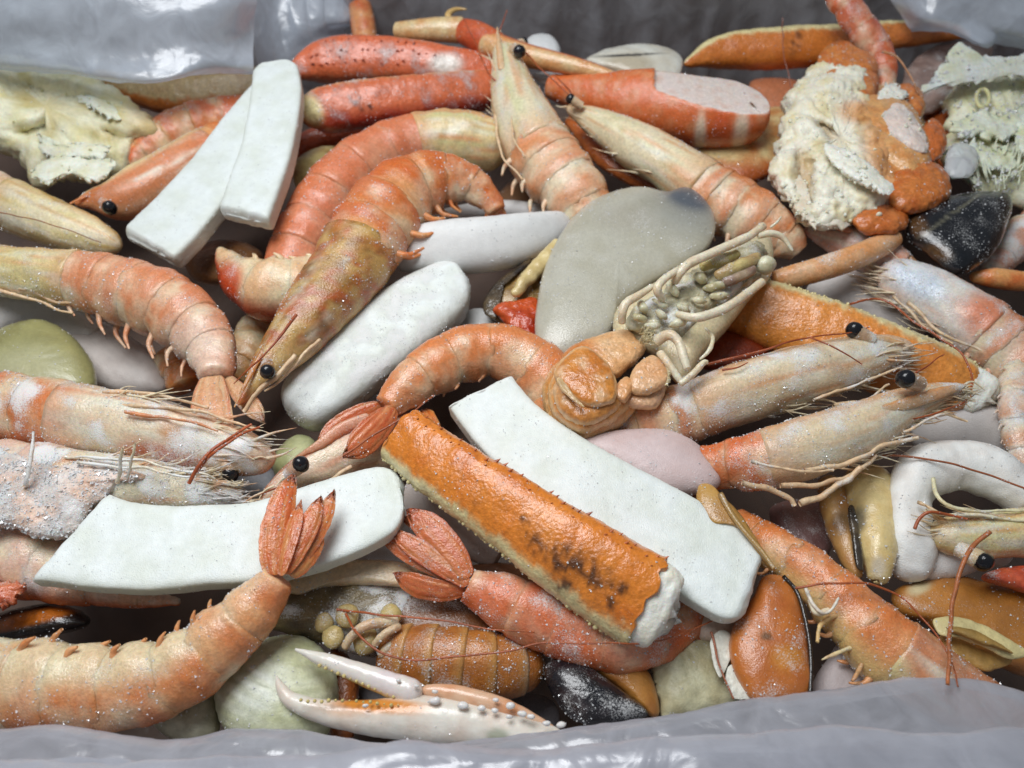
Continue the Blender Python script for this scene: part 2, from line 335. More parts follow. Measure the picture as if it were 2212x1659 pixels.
# ------------------------------------------------------------------ things and parts
class Thing:
    def __init__(s, name, label, cat, loc, group=None):
        o = bpy.data.objects.new(name, None); COL.objects.link(o); o.location = loc; o.empty_display_size = 0.3
        o['label'] = label; o['category'] = cat
        if group: o['group'] = group
        s.o = o; s.loc = np.asarray(loc, float); s.g = []; s.seed = RNG.uniform(0, 50)
    def add(s, name, g, col, mat='prawn', frost=0.0, parent=None, fr=True, label=None, kind=None, flatshade=False):
        me = bpy.data.meshes.new(name); me.from_pydata((g.V - s.loc).tolist(), [], g.F)
        if not flatshade: me.polygons.foreach_set('use_smooth', np.ones(len(me.polygons), bool))
        if col is not None:
            col = np.asarray(col, float)
            if col.ndim == 1: col = np.tile(col, (len(g.V), 1))
            at = me.color_attributes.new('Col', 'FLOAT_COLOR', 'POINT'); at.data.foreach_set('color', np.c_[np.clip(col, 0, 1), np.ones(len(col))].astype(np.float32).ravel())
            v = (np.clip(fbm(g.V, 1.3, 4, s.seed) * 1.9 + 0.22, -0.25, 1) + np.clip(g.N[:, 2], 0, 1) * 0.3) * frost * 1.12
            fa = me.attributes.new('Frost', 'FLOAT', 'POINT'); fa.data.foreach_set('value', np.asarray(v, np.float32))
        me.materials.append(M[mat] if isinstance(mat, str) else mat); me.update()
        o = bpy.data.objects.new(name, me); COL.objects.link(o); o.parent = parent or s.o
        if label: o['label'] = label
        if kind: o['kind'] = kind
        if fr: s.g.append(g)
        return o
    def ice(s, density=14, size=(0.006, 0.028), clump=0.9, thr=0.10, mask=None, area=None):
        """loose frost crystals lying on the upward faces"""
        Vs = []
        for g in s.g:
            f = np.array([q[:3] for q in g.F] + [(q[0], q[2], q[3]) for q in g.F if len(q) == 4], int)
            a, b, c = g.V[f[:, 0]], g.V[f[:, 1]], g.V[f[:, 2]]; n = np.cross(b - a, c - a); ar = np.linalg.norm(n, axis=1) / 2
            cen = (a + b + c) / 3; nn = unit(n); ok = ((nn * unit(CAM - cen)).sum(1) > -0.1) | (nn[:, 2] > 0.1)
            ar = ar * ok; tot = ar.sum(); k = int(tot * density * 4.2)
            if k < 1: continue
            i = RNG.choice(len(f), k, p=ar / tot); w = RNG.dirichlet((1, 1, 1), k)
            p = a[i] * w[:, :1] + b[i] * w[:, 1:2] + c[i] * w[:, 2:]
            keep = fbm(p, clump, 3, s.seed) + RNG.normal(size=k) * 0.12 > thr
            if mask is not None:
                x, y = proj(p); keep &= RNG.random(k) < mask(x, y)
            Vs.append(np.c_[p, nn[i]][keep])
        if not Vs: return
        q = np.vstack(Vs); k = len(q)
        if k < 3: return
        base = np.array([(1, 1, 1), (1, -1, -1), (-1, 1, -1), (-1, -1, 1)], float) * 0.8
        tri = np.array([(0, 1, 2), (0, 3, 1), (0, 2, 3), (1, 3, 2)])
        qn = unit(RNG.normal(size=(k, 4))); w_, x_, y_, z_ = qn.T
        R = np.stack([1 - 2 * (y_**2 + z_**2), 2 * (x_*y_ - z_*w_), 2 * (x_*z_ + y_*w_), 2 * (x_*y_ + z_*w_), 1 - 2 * (x_**2 + z_**2), 2 * (y_*z_ - x_*w_), 2 * (x_*z_ - y_*w_), 2 * (y_*z_ + x_*w_), 1 - 2 * (x_**2 + y_**2)], 1).reshape(k, 3, 3)
        sz = size[0] + (size[1] - size[0]) * RNG.random(k) ** 3; sc = sz[:, None] * RNG.uniform(0.5, 1.3, (k, 3))
        V = np.einsum('kij,kvj->kvi', R, base[None] * sc[:, None, :]) + (q[:, :3] + q[:, 3:] * sz[:, None] * 0.4)[:, None]
        F = (tri[None] + (np.arange(k) * 4)[:, None, None]).reshape(-1, 3)
        s.add('ice_crystals', G(V.reshape(-1, 3), F.tolist()), None, 'ice', fr=False, kind='stuff', flatshade=True)

def crumbs(T, part, n, r, col, col2, mat, mask, kind='stuff'):
    """small torn bits clinging to the surfaces of a thing"""
    A = [np.array([q[:3] for q in g.F], int) for g in T.g]; a = np.concatenate([g.V[f].mean(1) for g, f in zip(T.g, A)]); N = np.concatenate([g.N[f[:, 0]] for g, f in zip(T.g, A)])
    X, Y = proj(a); w = ((N * unit(CAM - a)).sum(1) > 0.1) * mask(X, Y); i = RNG.choice(len(a), n, p=w / w.sum()); gs = []
    for k in i: gs.append(ball(a[k] + N[k] * 0.01, RNG.uniform(*r), RNG.uniform(0.5, 1.5, 3), 8, 5).disp(r[1] * 0.45, 0.45 / r[1], 2, k))
    g = join(gs); return T.add(part, g, mix(col, col2, np.clip(fbm(g.V, 2.0, 3, T.seed) * 1.8 + 0.4, 0, 1)), mat, 0.15, kind=kind)

# ------------------------------------------------------------------ colours (as the things themselves are coloured)
CREAM = C(226, 208, 168); WCREAM = C(228, 222, 202); GREENISH = C(206, 204, 164); OR = C(222, 126, 54); DOR = C(190, 84, 34)
SALMON = C(220, 136, 100); PALEOR = C(232, 180, 122); RED = C(178, 52, 32); PINKW = C(226, 204, 190); TAN = C(196, 152, 92); OLIVE = C(150, 112, 56)
WHITE = C(233, 238, 235); CRABO = C(222, 130, 45); CREDGE = C(226, 212, 158); BROWN = C(80, 46, 24); BLACK = C(22, 23, 27)
PW = dict(shell=OR, dark=DOR, pale=PALEOR, head=CREAM, head2=GREENISH, headedge=OR, tail=C(214, 106, 48), tailedge=C(190, 66, 38))

def prawn(label, pts, dorsal=1, hf=0.45, nseg=6, head=True, flat=0.85, pal=None, fan=None, eyes=(), rostrum=None, legs=(), feelers=(), swim=True, frost=0.25, ice=16,
          group='prawns lying in the box', headcol=None, bodycol=None, name='prawn', bristle=0, spike=0.0, swimlen=0.36, cap1=None, blotch=0.6):
    """pts run from the head (or first ring of the tail) to the last ring before the tail fan"""
    p = dict(PW); p.update(pal or {}); p['shell'] = mix(p['shell'], OR, 0.3); p['dark'] = mix(p['dark'], OR, 0.25); sp = Spine(pts, dorsal); T = Thing(name, label, 'prawn', sp.at(0.4), group); sd = T.seed
    if head:
        def rf(l, u, v, t):
            q = fbm(np.stack([l * 5, u * 1.2, v * 1.2], -1).reshape(-1, 3), 1.0, 3, sd).reshape(l.shape)
            return 1 + 0.10 * q - 0.10 * np.clip(-u, 0, 1) ** 2 * sstep(0.2, 0.0, l) + 0.03 * sstep(0.8, 1.0, l)
        g = sweep(sp, 0, hf + 0.03, 46, 40, flat, rf=rf, caps=(sp.ev(np.array([0.03]))[4][0] + 0.02, None)).disp(0.03, 3.0, 3, sd).disp(0.012, 9.0, 2, sd + 3)
        w = np.stack([g.l * 3.0, g.u * 2.2, g.v * 2.2], 1)
        n1 = fbm(w, 1.0, 4, sd); n2 = fbm(np.stack([g.l * 1.6, g.u * 7, g.v * 7], 1), 1.0, 3, sd + 9)
        c = mix(p['head'], p['head2'], sstep(-0.05, 0.25, n1)); c = mix(c, p['headedge'], sstep(0.0, 0.35, n2) * 0.7); c = mix(c, WCREAM, sstep(0.02, 0.3, fbm(np.stack([g.l * 2.2, g.u * 3.0, g.v * 3.0], 1), 1.0, 4, sd + 14)) * sstep(0.95, 0.5, np.abs(g.u)) * 0.8)
        c = mix(c, p['headedge'], np.maximum(sstep(0.8, 1.0, g.l) * 0.5, sstep(0.72, 1.0, g.u) * 0.55)); c = mix(c, p['headedge'], sstep(0.25, 0.0, g.l) * 0.35)
        if headcol is not None: c = headcol(g, c)
        T.add('carapace', g, c, 'prawn', frost)
        for q in eyes:
            e = P(q[0], q[1], q[2]); r = q[3] * ((e - CAM) @ CZ) / FPX
            T.add('eye', ball(e, r, (1, RNG.uniform(0.88, 1.0), RNG.uniform(1.0, 1.2)), 20, 14).disp(r * 0.10, 1.2 / r, 2, sd), None, 'eye', fr=False)
            b = sp.at(min(0.30, 0.12), 0.3, 0.6, flat); s0 = e + unit(b - e) * r * 0.25
            T.add('eye_stalk', wire([s0, (s0 + e + unit(b - e) * r * 2.3) / 2, e + unit(b - e) * r * 2.6], r * 0.98, r * 0.8, 12).disp(0.02, 6), mix(p['head'], C(190, 140, 110), 0.5), 'prawn', 0.4)
        if rostrum:
            rs = Spine([(*q[:2], q[2], q[3]) for q in rostrum]); g = sweep(rs, 0, 1, 26, 12, 0.35, rf=lambda l, u, v, t: 1 + 0.25 * np.clip(u, 0, 1) * (((l * 8) % 1) - 0.3) * (l > 0.1), caps=(0.12, 0.03))
            T.add('rostrum', g, mix(mix(p['head'], p['headedge'], 0.55), p['headedge'], np.clip(sstep(0.3, 1, g.u) + fbm(g.V, 2.5, 3), 0, 1)), 'prawn', frost)
        for q in legs:
            pts3 = [P(*k[:3]) for k in q['p']]; g = wire(pts3, q.get('r', 0.09) * 0.66, q.get('r1', 0.03), 9, 0.10).disp(0.03, 3.5).disp(0.015, 10)
            T.add('leg', g, mix(q.get('c', C(226, 196, 158)), p['headedge'], np.clip(fbm(g.V, 2.5, 2, sd) + 0.2, 0, 1) * 0.5), 'fibre', frost)
        if bristle:                                   # feathery mouth fringe round the front of the head
            gs = []
            for k in range(int(bristle * 1.1)):
                if k % 5 < 2: t, u, sp_ = RNG.uniform(0.0, 0.30 * hf), RNG.uniform(-1.0, 0.5), RNG.uniform(-0.1, 0.35)
                else: t, u, sp_ = RNG.uniform(0.05 * hf, 0.85 * hf), RNG.uniform(-1.0, -0.72), RNG.choice((0.08, 0.2, 0.42)) + RNG.normal() * 0.04
                b = sp.at(t, u * 0.93, math.sqrt(max(0, 1 - u * u)) * 0.9 if k % 2 else RNG.uniform(0.0, 0.4), flat); _, Tn, Nn, Bn, r = sp.ev(np.array([t]))
                ln = RNG.uniform(0.4, 1.2) * (0.5 + r[0]); d = -Tn[0] * RNG.uniform(0.8, 1.0) - Nn[0] * sp_ + Bn[0] * RNG.uniform(-0.1, 0.15)
                gs.append(wire([b, b + d * ln * 0.5 + Nn[0] * RNG.normal() * 0.04, b + d * ln + Nn[0] * RNG.normal() * 0.08], RNG.uniform(0.012, 0.055) , 0.006, 5).disp(0.015, 5))
            g = join(gs); T.add('mouth_fringe', g, mix(C(232, 214, 180), p['headedge'], np.clip(fbm(g.V, 1.8, 2, sd) * 1.6 + 0.15, 0, 0.8)), 'fibre', frost, kind='stuff')
        for q in feelers:
            g = wire([P(*k[:3]) for k in q['p']], q.get('r', 0.035), q.get('r1', 0.015), 6, 0.05); T.add('antenna', g, mix(C(176, 88, 44), C(120, 50, 26), np.clip(fbm(g.V, 2, 2) + 0.4, 0, 1)), 'fibre', 0.1)
    else: hf = 0.0
    wts = np.array([1.0, 1.05, 1.1, 1.0, 0.9, 1.25][:nseg]); ed = hf + (1 - hf) * np.r_[0, np.cumsum(wts)] / wts.sum()
    for k in range(nseg):
        a, b = ed[k], ed[k + 1]; ov = (b - a) * 0.16 if k < nseg - 1 else 0.0; last = k == nseg - 1
        def rf(l, u, v, t, k=k):
            ps = np.clip(-u, 0, 1) ** 3
            return (0.975 + 0.036 * sstep(0.0, 0.9, l) - 0.03 * sstep(0.94, 1.0, l)) * (1 + ps * (0.16 * np.sin(math.pi * np.clip(l, 0, 1)) - 0.05)) + 0.02 * np.sin(l * 9 + k)
        g = sweep(sp, a, min(b + ov, 1), 20, 40, flat, rf=rf, caps=(None, cap1 if last else None)).disp(0.06, 1.3, 3, sd + k).disp(0.035, 4.0, 3, sd + k).disp(0.014, 11.0, 2, sd + k)
        n1 = fbm(np.stack([g.l * 2 + k * 3, g.u * 1.6, g.v * 1.6], 1), 1.0, 4, sd); n2 = fbm(g.V, 4.0, 3, sd)
        nb = fbm(g.V, 0.75, 4, sd + 30); ns = fbm(np.stack([g.l * 7 + k, g.u * 1.4, g.v * 1.4], 1), 1.0, 3, sd + 5); wht = C(234, 222, 190)
        c = mix(p['shell'], p['pale'], np.clip(0.35 + (nb * 2.6 + ns * 0.7) * (0.4 + 0.8 * blotch) - 0.25 * g.u, 0, 1)); c = mix(c, wht, np.clip((fbm(g.V, 1.2, 4, sd + 20) * 2.4 - 0.1) * blotch * 1.3 + sstep(0.2, -0.8, g.u) * 0.35 * (0.4 + blotch), 0, 0.75))
        c = mix(c, p['dark'], sstep(0.35, 0.75, g.l + n1 * 0.2) * sstep(1.02, 0.84, g.l) * np.clip(0.35 + nb * 2, 0, 1) * 0.75)
        c = mix(c, wht, sstep(0.22, 0.0, g.l) * np.clip(0.3 + n1, 0, 1) * 0.7); c = mix(c, p['dark'], sstep(0.5, 1.0, g.u) * np.clip(0.5 + n1, 0, 1) * 0.5)
        if bodycol is not None: c = bodycol(g, c, k)
        T.add('abdomen_segment', g, c, 'prawn', frost)
        if swim and k < nseg - 1:
            for q in range(2):
                t = a + (b - a) * (0.35 + 0.4 * q); b0 = sp.at(t, -0.86, 0.35 - 0.5 * q, flat); _, Tn, Nn, Bn, r = sp.ev(np.array([t])); ln = r[0] * swimlen * RNG.uniform(0.9, 1.8)
                d1 = -Nn[0] * 0.9 + Tn[0] * RNG.uniform(0.1, 0.6) + Bn[0] * 0.2; d2 = Tn[0] * RNG.uniform(0.5, 1.0) - Nn[0] * 0.35
                s2 = [b0, b0 + d1 * ln * 0.6, b0 + d1 * ln * 0.8 + d2 * ln * 0.6]; g = wire(s2, r[0] * 0.11, r[0] * 0.03, 8).disp(0.02, 8)
                T.add('swimmeret', g, mix(p['pale'], p['shell'], np.clip(fbm(g.V, 3, 2) + 0.4, 0, 1)), 'fibre', frost)
    if fan:
        for q in fan:                                  # each blade: base, tip, width in the photo, heights
            bx, by, tx, ty, w = q[:5]; z0 = q[5] if len(q) > 5 else pts[-1][3]; z1 = q[6] if len(q) > 6 else z0; px, py = -(ty - by), tx - bx
            bow = q[7] if len(q) > 7 else 0.0
            fs = Spine([(bx, by, w * 0.55, z0), (bx * .7 + tx * .3 + px * bow, by * .7 + ty * .3 + py * bow, w * 0.95, z0 * .6 + z1 * .4 + 0.05), (bx * .3 + tx * .7 + px * bow, by * .3 + ty * .7 + py * bow, w * 1.05, z1 + 0.03), (tx, ty, w * 0.5, z1)], roll=RNG.uniform(-0.35, 0.35))
            g = sweep(fs, 0, 1, 34, 36, 0.085, rf=lambda l, u, v, t: 1 + 0.7 * np.exp(-(u / 0.12) ** 2) * np.abs(v) ** 2 * (1 - l) + 0.3 * np.exp(-((np.abs(u) - 0.5) / 0.08) ** 2) * np.abs(v), caps=(0.1, 0.30), rag=(0, 0.25)).disp(0.02, 5).disp(0.012, 12)
            e = np.maximum(sstep(0.62, 1.0, np.abs(g.u)), sstep(0.72, 1.0, g.l)); st = fbm(np.stack([g.l * 1.5, g.u * 6, g.v * 0.2], 1), 1, 3, sd + bx)
            c = mix(p['tail'], mix(p['pale'], OR, 0.6), np.clip(st * 2.6 + 0.35, 0.0, 1)); c = mix(c, p['tailedge'], e * np.clip(0.35 + st * 1.6, 0, 0.8)); c = mix(c, p['tail'] * 0.75, np.exp(-(g.u / 0.10) ** 2) * 0.4 + np.exp(-((np.abs(g.u) - 0.42) / 0.06) ** 2) * 0.35); T.add('tail_fin' if q is not fan[0] else 'telson', g, c, 'prawn', frost * 0.8)
    if ice: T.ice(ice)
    return T

def crab_leg(label, pts, dorsal=1, e=2.6, flat=0.8, col=CRABO, edge=CREDGE, edge_w=0.72, dark=BROWN, spots=(), caps=(0.3, 0.3), spines=None, cut=None, frost=0.12, ice=8, name='crab_limb', tint=None, group='crab legs and claws', nub=0.0, cat='crab leg', red=None, rag=(0, 0)):
    sp = Spine(pts, dorsal); T = Thing(name, label, cat, sp.at(0.5), group); sd = T.seed
    g = sweep(sp, 0, 1, 120, 52, flat, e=e, caps=caps, rag=rag).disp(0.05, 1.4, 3, sd).disp(0.03, 5.0, 3, sd).disp(0.012, 13, 2, sd)
    n1 = fbm(g.V, 1.3, 4, sd); n2 = fbm(g.V, 5, 3, sd)
    c = mix(col, col * np.array([0.86, 0.70, 0.55]), sstep(0.0, 0.45, n1) * 0.8); c = mix(c, col * np.array([1.1, 1.25, 1.5]), sstep(0.05, 0.5, -n1) * 0.5)
    if red is not None: c = mix(c, red, sstep(0.2, 0.95, g.u + n1 * 0.5))
    if edge is not None: c = mix(c, edge, sstep(edge_w - 0.12, edge_w + 0.12, -g.u + n2 * 0.25 + n1 * 0.2))
    X, Y = g.X, g.Y
    for s_ in spots: c = mix(c, dark, np.clip(spot(X, Y, *s_[:5]) * (0.15 + 2.4 * np.clip(n2 + 0.12, 0, 1)), 0, 0.92))
    if tint is not None: c = tint(g, c)
    T.add('shell', g, c, 'crab', frost)
    if spines:
        gs = []
        for (u, t0, t1, k, ln) in spines:
            for t in np.linspace(t0, t1, k):
                t = np.clip(t + RNG.normal() * 0.006, 0.01, 0.99); uu = u + RNG.normal() * 0.05; v = math.sqrt(max(0, 1 - abs(uu) ** e)) ; b = sp.at(t, uu * 0.97, v * 0.97, flat); _, Tn, Nn, Bn, r = sp.ev(np.array([t])); d = unit(Nn[0] * uu + Bn[0] * v * 0.7 + Tn[0] * 0.5); l = ln * RNG.uniform(0.6, 1.3)
                gs.append(wire([b - d * l * 0.3, b + d * l * 0.4, b + d * l], l * 0.42, l * 0.05, 7))
        g = join(gs); T.add('spine_row', g, mix(mix(col, RED, 0.5), C(70, 20, 14), np.clip(fbm(g.V, 3, 2) + 0.3, 0, 1)), 'crab', 0.0, kind='stuff')
    if nub:                                            # pale grainy rim along the cream edge
        gs = []
        for t in np.linspace(0.02, 0.98, 110):
            b = sp.at(t, -0.97 + RNG.normal() * 0.02, RNG.uniform(0.0, 0.35), flat); gs.append(ball(b, nub * RNG.uniform(0.5, 1.2), (1, 1, 1), 6, 4))
        g = join(gs); T.add('grainy_rim', g, np.tile(edge, (len(g.V), 1)), 'crab', 0.2, kind='stuff')
    if cut:
        ms = Spine(cut['s'], dorsal); g = sweep(ms, 0, 1, 40, 52, flat * 0.92, e=e, caps=(None, 0.25), rag=(0, 0.5)).disp(0.10, 2.2, 4, sd).disp(0.03, 8, 3, sd)
        T.add('meat', g, mix(C(244, 243, 234), C(232, 220, 190), np.clip(fbm(g.V, 2.2, 3, sd) + 0.2, 0, 1)), 'meat', 0.12)
    if ice: T.ice(ice)
    return T

def strip(label, pts, thick=0.75, skew=(0, 0), col=WHITE, e=7, rc=(0.25, 0.25), frost=0.12, ice=22, group='squid strips', tint=None, name='squid_strip', cat='squid strip', amp=0.03, dorsal=1):
    sp = Spine(pts, dorsal, plane=True); T = Thing(name, label, cat, sp.at(0.5), group); sd = T.seed
    g = sweep(sp, 0, 1, 110, 96, thick=thick, e=e, caps=rc, tcap=thick * 0.28, skew=skew, rag=(0.03, 0.03)).disp(0.05, 0.4, 2, sd).disp(amp * 0.6, 1.6, 3, sd).disp(0.015, 7, 3, sd)
    n1 = fbm(g.V, 1.2, 4, sd); c = mix(col, col * np.array([0.90, 0.90, 0.84]), np.clip(n1 * 1.6 + 0.35, 0, 1)); c = mix(c, col * np.array([0.84, 0.84, 0.78]), sstep(0.8, 1.0, np.abs(g.u)) * 0.6)
    if tint is not None: c = tint(g, c)
    T.add('flesh', g, c, 'squid', frost); T.ice(ice * 0.45, (0.008, 0.022), 1.5, 0.05); return T

def lump(name, label, cat, outline, z, H, col, col2=None, mat='clam', amp=0.05, sc=1.0, frost=0.12, ice=10, group=None, tint=None, a=0.75, jag=0.0, part='flesh', Hb=None, n=18, m=96, kind=fbm, T=None, ztilt=None, nsc=1.2, fine=0.015, up=None, ring=None):
    g = pillow(outline, z, H, Hb, n, m, a, jag=jag, ztilt=ztilt, up=up); new = T is None
    if new: T = Thing(name, label, cat, g.V.mean(0), group)
    sd = T.seed + RNG.uniform(0, 9)
    if ring: q_ = np.hypot(g.X - ring[0], g.Y - ring[1]) / ring[2]; g.V = g.V + g.N * (np.abs(((q_ + 0.25 * fbm(g.V, 0.6, 2)) % 1) - 0.5) * ring[3])[:, None]; g._n = None
    g.disp(amp, sc, 4, sd, kind).disp(fine, 6, 3, sd)
    n1 = fbm(g.V, nsc, 4, sd); c = mix(col, col if col2 is None else col2, np.clip(n1 * 1.8 + 0.4, 0, 1))
    if tint is not None: c = tint(g, c)
    T.add(part, g, c, mat, frost)
    if new and ice: T.ice(ice)
    return T

def noodle(T, part, pts, col, mat='prawn', flat=0.9, e=2.0, frost=0.15, caps=(0.12, 0.12), amp=0.02, sc=2.5, dorsal=1, col2=None, n=36, m=24, tint=None, roll=0.0):
    sp = Spine(pts, dorsal, roll=roll); g = sweep(sp, 0, 1, n, m, flat, e=e, caps=caps).disp(amp, sc, 3, T.seed).disp(0.008, 9, 2, T.seed)
    c = mix(col, col if col2 is None else col2, np.clip(fbm(g.V, 1.8, 3, T.seed + len(T.g)) * 1.6 + 0.4, 0, 1))
    if tint is not None: c = tint(g, c)
    return T.add(part, g, c, mat, frost)

def feeler(label, pts, r=0.03, r1=0.015, col=C(178, 92, 48), group='loose prawn feelers'):
    g = wire([P(*q) for q in pts], r, r1, 7, 0.05); T = Thing('prawn_feeler', label, 'feeler', g.V.mean(0), group)
    T.add('strand', g, mix(col, col * 0.55, np.clip(fbm(g.V, 1.5, 3, T.seed) + 0.4, 0, 1)), 'fibre', 0.1); T.ice(60, (0.008, 0.022), 1.2, 0.0); return T

# ================================================================== the box and the plastic bag
def loft(rows, nu=150, nv=70, amp=0.12, sc=(0.35, 1.2), seed=0, kind=ridged, fold_dir=None, k2=0.03):
    """a sheet of film through rows of (x, y, z) read off the photo"""
    R = []
    for r in rows:
        q = np.array(r, float); R.append(P(*catmull(q, nu).T))
    R = np.array(R); k = len(R); s = np.linspace(0, k - 1, nv); out = np.empty((nv, nu, 3))
    for j in range(nu): out[:, j] = catmull3(R[:, j], nv)
    V = out.reshape(-1, 3); F = [(i * nu + j, i * nu + j + 1, (i + 1) * nu + j + 1, (i + 1) * nu + j) for i in range(nv - 1) for j in range(nu - 1)]
    g = G(V, F); n = g.N; n = n * np.sign((n * unit(CAM - V)).sum(1))[:, None]
    q = np.stack([V[:, 0] * sc[0], V[:, 1] * sc[1], V[:, 2] * sc[1]], 1) if fold_dir is None else np.stack([V @ np.array(fold_dir[0]) * sc[0], V @ np.array(fold_dir[1]) * sc[1], V[:, 2] * 0.2], 1)
    d = kind(q, 1.0, 4, seed) * amp + fbm(V, 1.1, 4, seed + 4) * k2 * 2
    d = d + crumple(V, 1, 6, seed + 2) * 0.05 + crumple(V * 2.3, 1, 6, seed + 6) * 0.022
    g.V = V + n * d[:, None]; g._n = None; return g
def catmull3(p, n):
    q = np.vstack([2 * p[0] - p[1], p, 2 * p[-1] - p[-2]]); s = np.linspace(0, len(p) - 1 - 1e-6, n); i = s.astype(int); t = (s - i)[:, None]
    p0, p1, p2, p3 = q[i], q[i + 1], q[i + 2], q[i + 3]
    return 0.5 * (2 * p1 + (p2 - p0) * t + (2 * p0 - 5 * p1 + 4 * p2 - p3) * t ** 2 + (3 * p1 - p0 - 3 * p2 + p3) * t ** 3)

def box_panel(T, name, lo, hi):
    lo, hi = np.array(lo, float), np.array(hi, float); V = np.array([[(lo, hi)[i][0], (lo, hi)[j][1], (lo, hi)[k][2]] for i in (0, 1) for j in (0, 1) for k in (0, 1)])
    F = [(0, 1, 3, 2), (4, 6, 7, 5), (0, 4, 5, 1), (2, 3, 7, 6), (0, 2, 6, 4), (1, 5, 7, 3)]; T.add(name, outward(G(V, F)), None, 'card', fr=False, flatshade=True)
YB = float(P(1100, 92, -1.5)[1]) + 0.9                                # the far wall of the box
T = Thing('cardboard_box', 'dark open box around the frozen seafood, seen behind the bag film', 'box', (0, 2, -5.2))
box_panel(T, 'bottom_panel', (-27, -12, -5.4), (27, YB + 1, -5.0)); box_panel(T, 'back_panel', (-27, YB + 0.6, -5.0), (27, YB + 1, 7)); box_panel(T, 'side_panel', (-27.4, -12, -5.0), (-27, YB + 1, 5)); box_panel(T, 'side_panel', (27, -12, -5.0), (27.4, YB + 1, 5))
box_panel(T, 'front_panel', (-27, -12.4, -5.0), (27, -12, 0.5))

bag = Thing('plastic_bag', 'milky crumpled plastic bag lining the box round the seafood', 'plastic bag', (0, 2, -4.9))
# back wall of film with upright pleats
nu, nv = 220, 40; xs = np.linspace(-26.5, 26.5, nu); zs = np.linspace(-4.9, 7.5, nv); XX, ZZ = np.meshgrid(xs, zs); V = np.stack([XX, np.full_like(XX, YB - 0.1), ZZ], -1).reshape(-1, 3)
V[:, 1] += -0.9 * np.abs(ridged(np.stack([V[:, 0] * 0.45 + 0.05 * V[:, 2], V[:, 2] * 0.06, V[:, 2] * 0], 1), 1, 4, 3)) - 0.1 * fbm(V, 0.7, 3)
grid = lambda nu, nv: [(i * nu + j, i * nu + j + 1, (i + 1) * nu + j + 1, (i + 1) * nu + j) for i in range(nv - 1) for j in range(nu - 1)]
bag.add('back_wall', G(V, grid(nu, nv)), None, 'film_thin', fr=False)
xs = np.linspace(-26.5, 26.5, 60); ys = np.linspace(-11.5, YB, 40); XX, YY = np.meshgrid(xs, ys); V = np.stack([XX, YY, np.full_like(XX, -4.85)], -1).reshape(-1, 3); V[:, 2] += 0.15 * ridged(V, 0.3, 3, 2)
bag.add('floor_sheet', G(V, grid(60, 40)), None, 'film_floor', fr=False)
# flap folded over the top left corner
g = loft([[(-200, -160, 5.2), (150, -170, 5.4), (330, -165, 5.2), (470, -160, 5.0), (562, -150, 4.6)], [(-200, -20, 3.9), (150, -20, 4.2), (330, -15, 4.1), (470, -10, 3.9), (556, -10, 3.3)], [(-200, 100, 2.4), (150, 105, 2.7), (330, 110, 2.7), (470, 90, 2.6), (548, 70, 2.2)], [(-200, 128, 1.9), (120, 152, 2.1), (330, 172, 2.2), (455, 140, 2.1), (548, 146, 1.6)], [(-200, 140, 1.5), (120, 160, 1.5), (300, 179, 1.7), (455, 160, 1.6), (552, 160, 1.1)]], amp=0.09, sc=(0.5, 0.8), seed=5, k2=0.008, kind=crumple)
bag.add('folded_flap', g, None, 'film', fr=False)
g = loft([[(530, -90, 2.9), (590, -90, 2.0), (660, -90, 1.2), (740, -90, 0.9), (815, -90, 0.2)], [(538, 30, 1.6), (590, 30, 0.6), (660, 30, 0.4), (740, 30, 0.0), (790, 30, -0.5)], [(548, 110, 0.5), (590, 120, -0.4), (640, 110, -0.6), (700, 80, -0.6), (750, 60, -0.8)], [(552, 160, -0.5), (600, 160, -1.0), (640, 150, -1.2), (700, 125, -1.2), (745, 110, -1.5)]], amp=0.26, sc=(1.4, 0.3), seed=8, k2=0.01, fold_dir=((1, 0, 0.25), (0, 0.7, 0.7)), kind=crumple)
bag.add('bunched_fold', g, None, 'film', fr=False)
g = loft([[(1905, -120, 3.0), (2000, -120, 3.6), (2110, -120, 3.8), (2330, -120, 3.8)], [(1915, -20, 1.8), (2000, -10, 2.4), (2110, -10, 2.6), (2330, 0, 2.8)], [(1940, 28, 1.2), (2010, 50, 1.7), (2110, 50, 1.8), (2330, 90, 1.8)], [(1965, 66, 0.8), (2050, 68, 1.2), (2120, 98, 1.3), (2180, 82, 1.2), (2330, 150, 1.2)], [(1975, 60, 0.3), (2050, 64, 0.6), (2120, 90, 0.6), (2330, 130, 0.6)]], amp=0.24, sc=(0.9, 0.5), seed=12, k2=0.01, fold_dir=((0.8, 0.6, 0), (-0.5, 0.8, 0.3)), kind=crumple)
bag.add('crumpled_corner', g, None, 'film', fr=False)
# the near edge: two rolled folds
e1 = [(-220, 1572), (0, 1580), (100, 1573), (210, 1586), (330, 1606), (450, 1602), (520, 1588), (640, 1596), (780, 1614), (920, 1613), (1060, 1598), (1200, 1578), (1400, 1550), (1600, 1521), (1800, 1493), (1950, 1479), (2090, 1476), (2200, 1500), (2420, 1560)]
row = lambda e, dy, z: [(x, y + dy, z) for x, y in e]
g = loft([row(e1, 60, -1.6), row(e1, 22, 0.6), row(e1, 2, 1.9), row(e1, 14, 2.25), row(e1, 70, 2.45), row(e1, 170, 2.75), row(e1, 300, 2.9)], nu=240, nv=80, amp=0.24, sc=(0.2, 0.55), seed=21, k2=0.015, kind=crumple)
bag.add('front_fold', g, None, 'film_grey', fr=False)
e2 = [(-220, 1640), (100, 1640), (400, 1645), (700, 1632), (840, 1606), (900, 1602), (1100, 1625), (1300, 1612), (1500, 1598), (1800, 1588), (2000, 1600), (2200, 1590), (2420, 1600)]
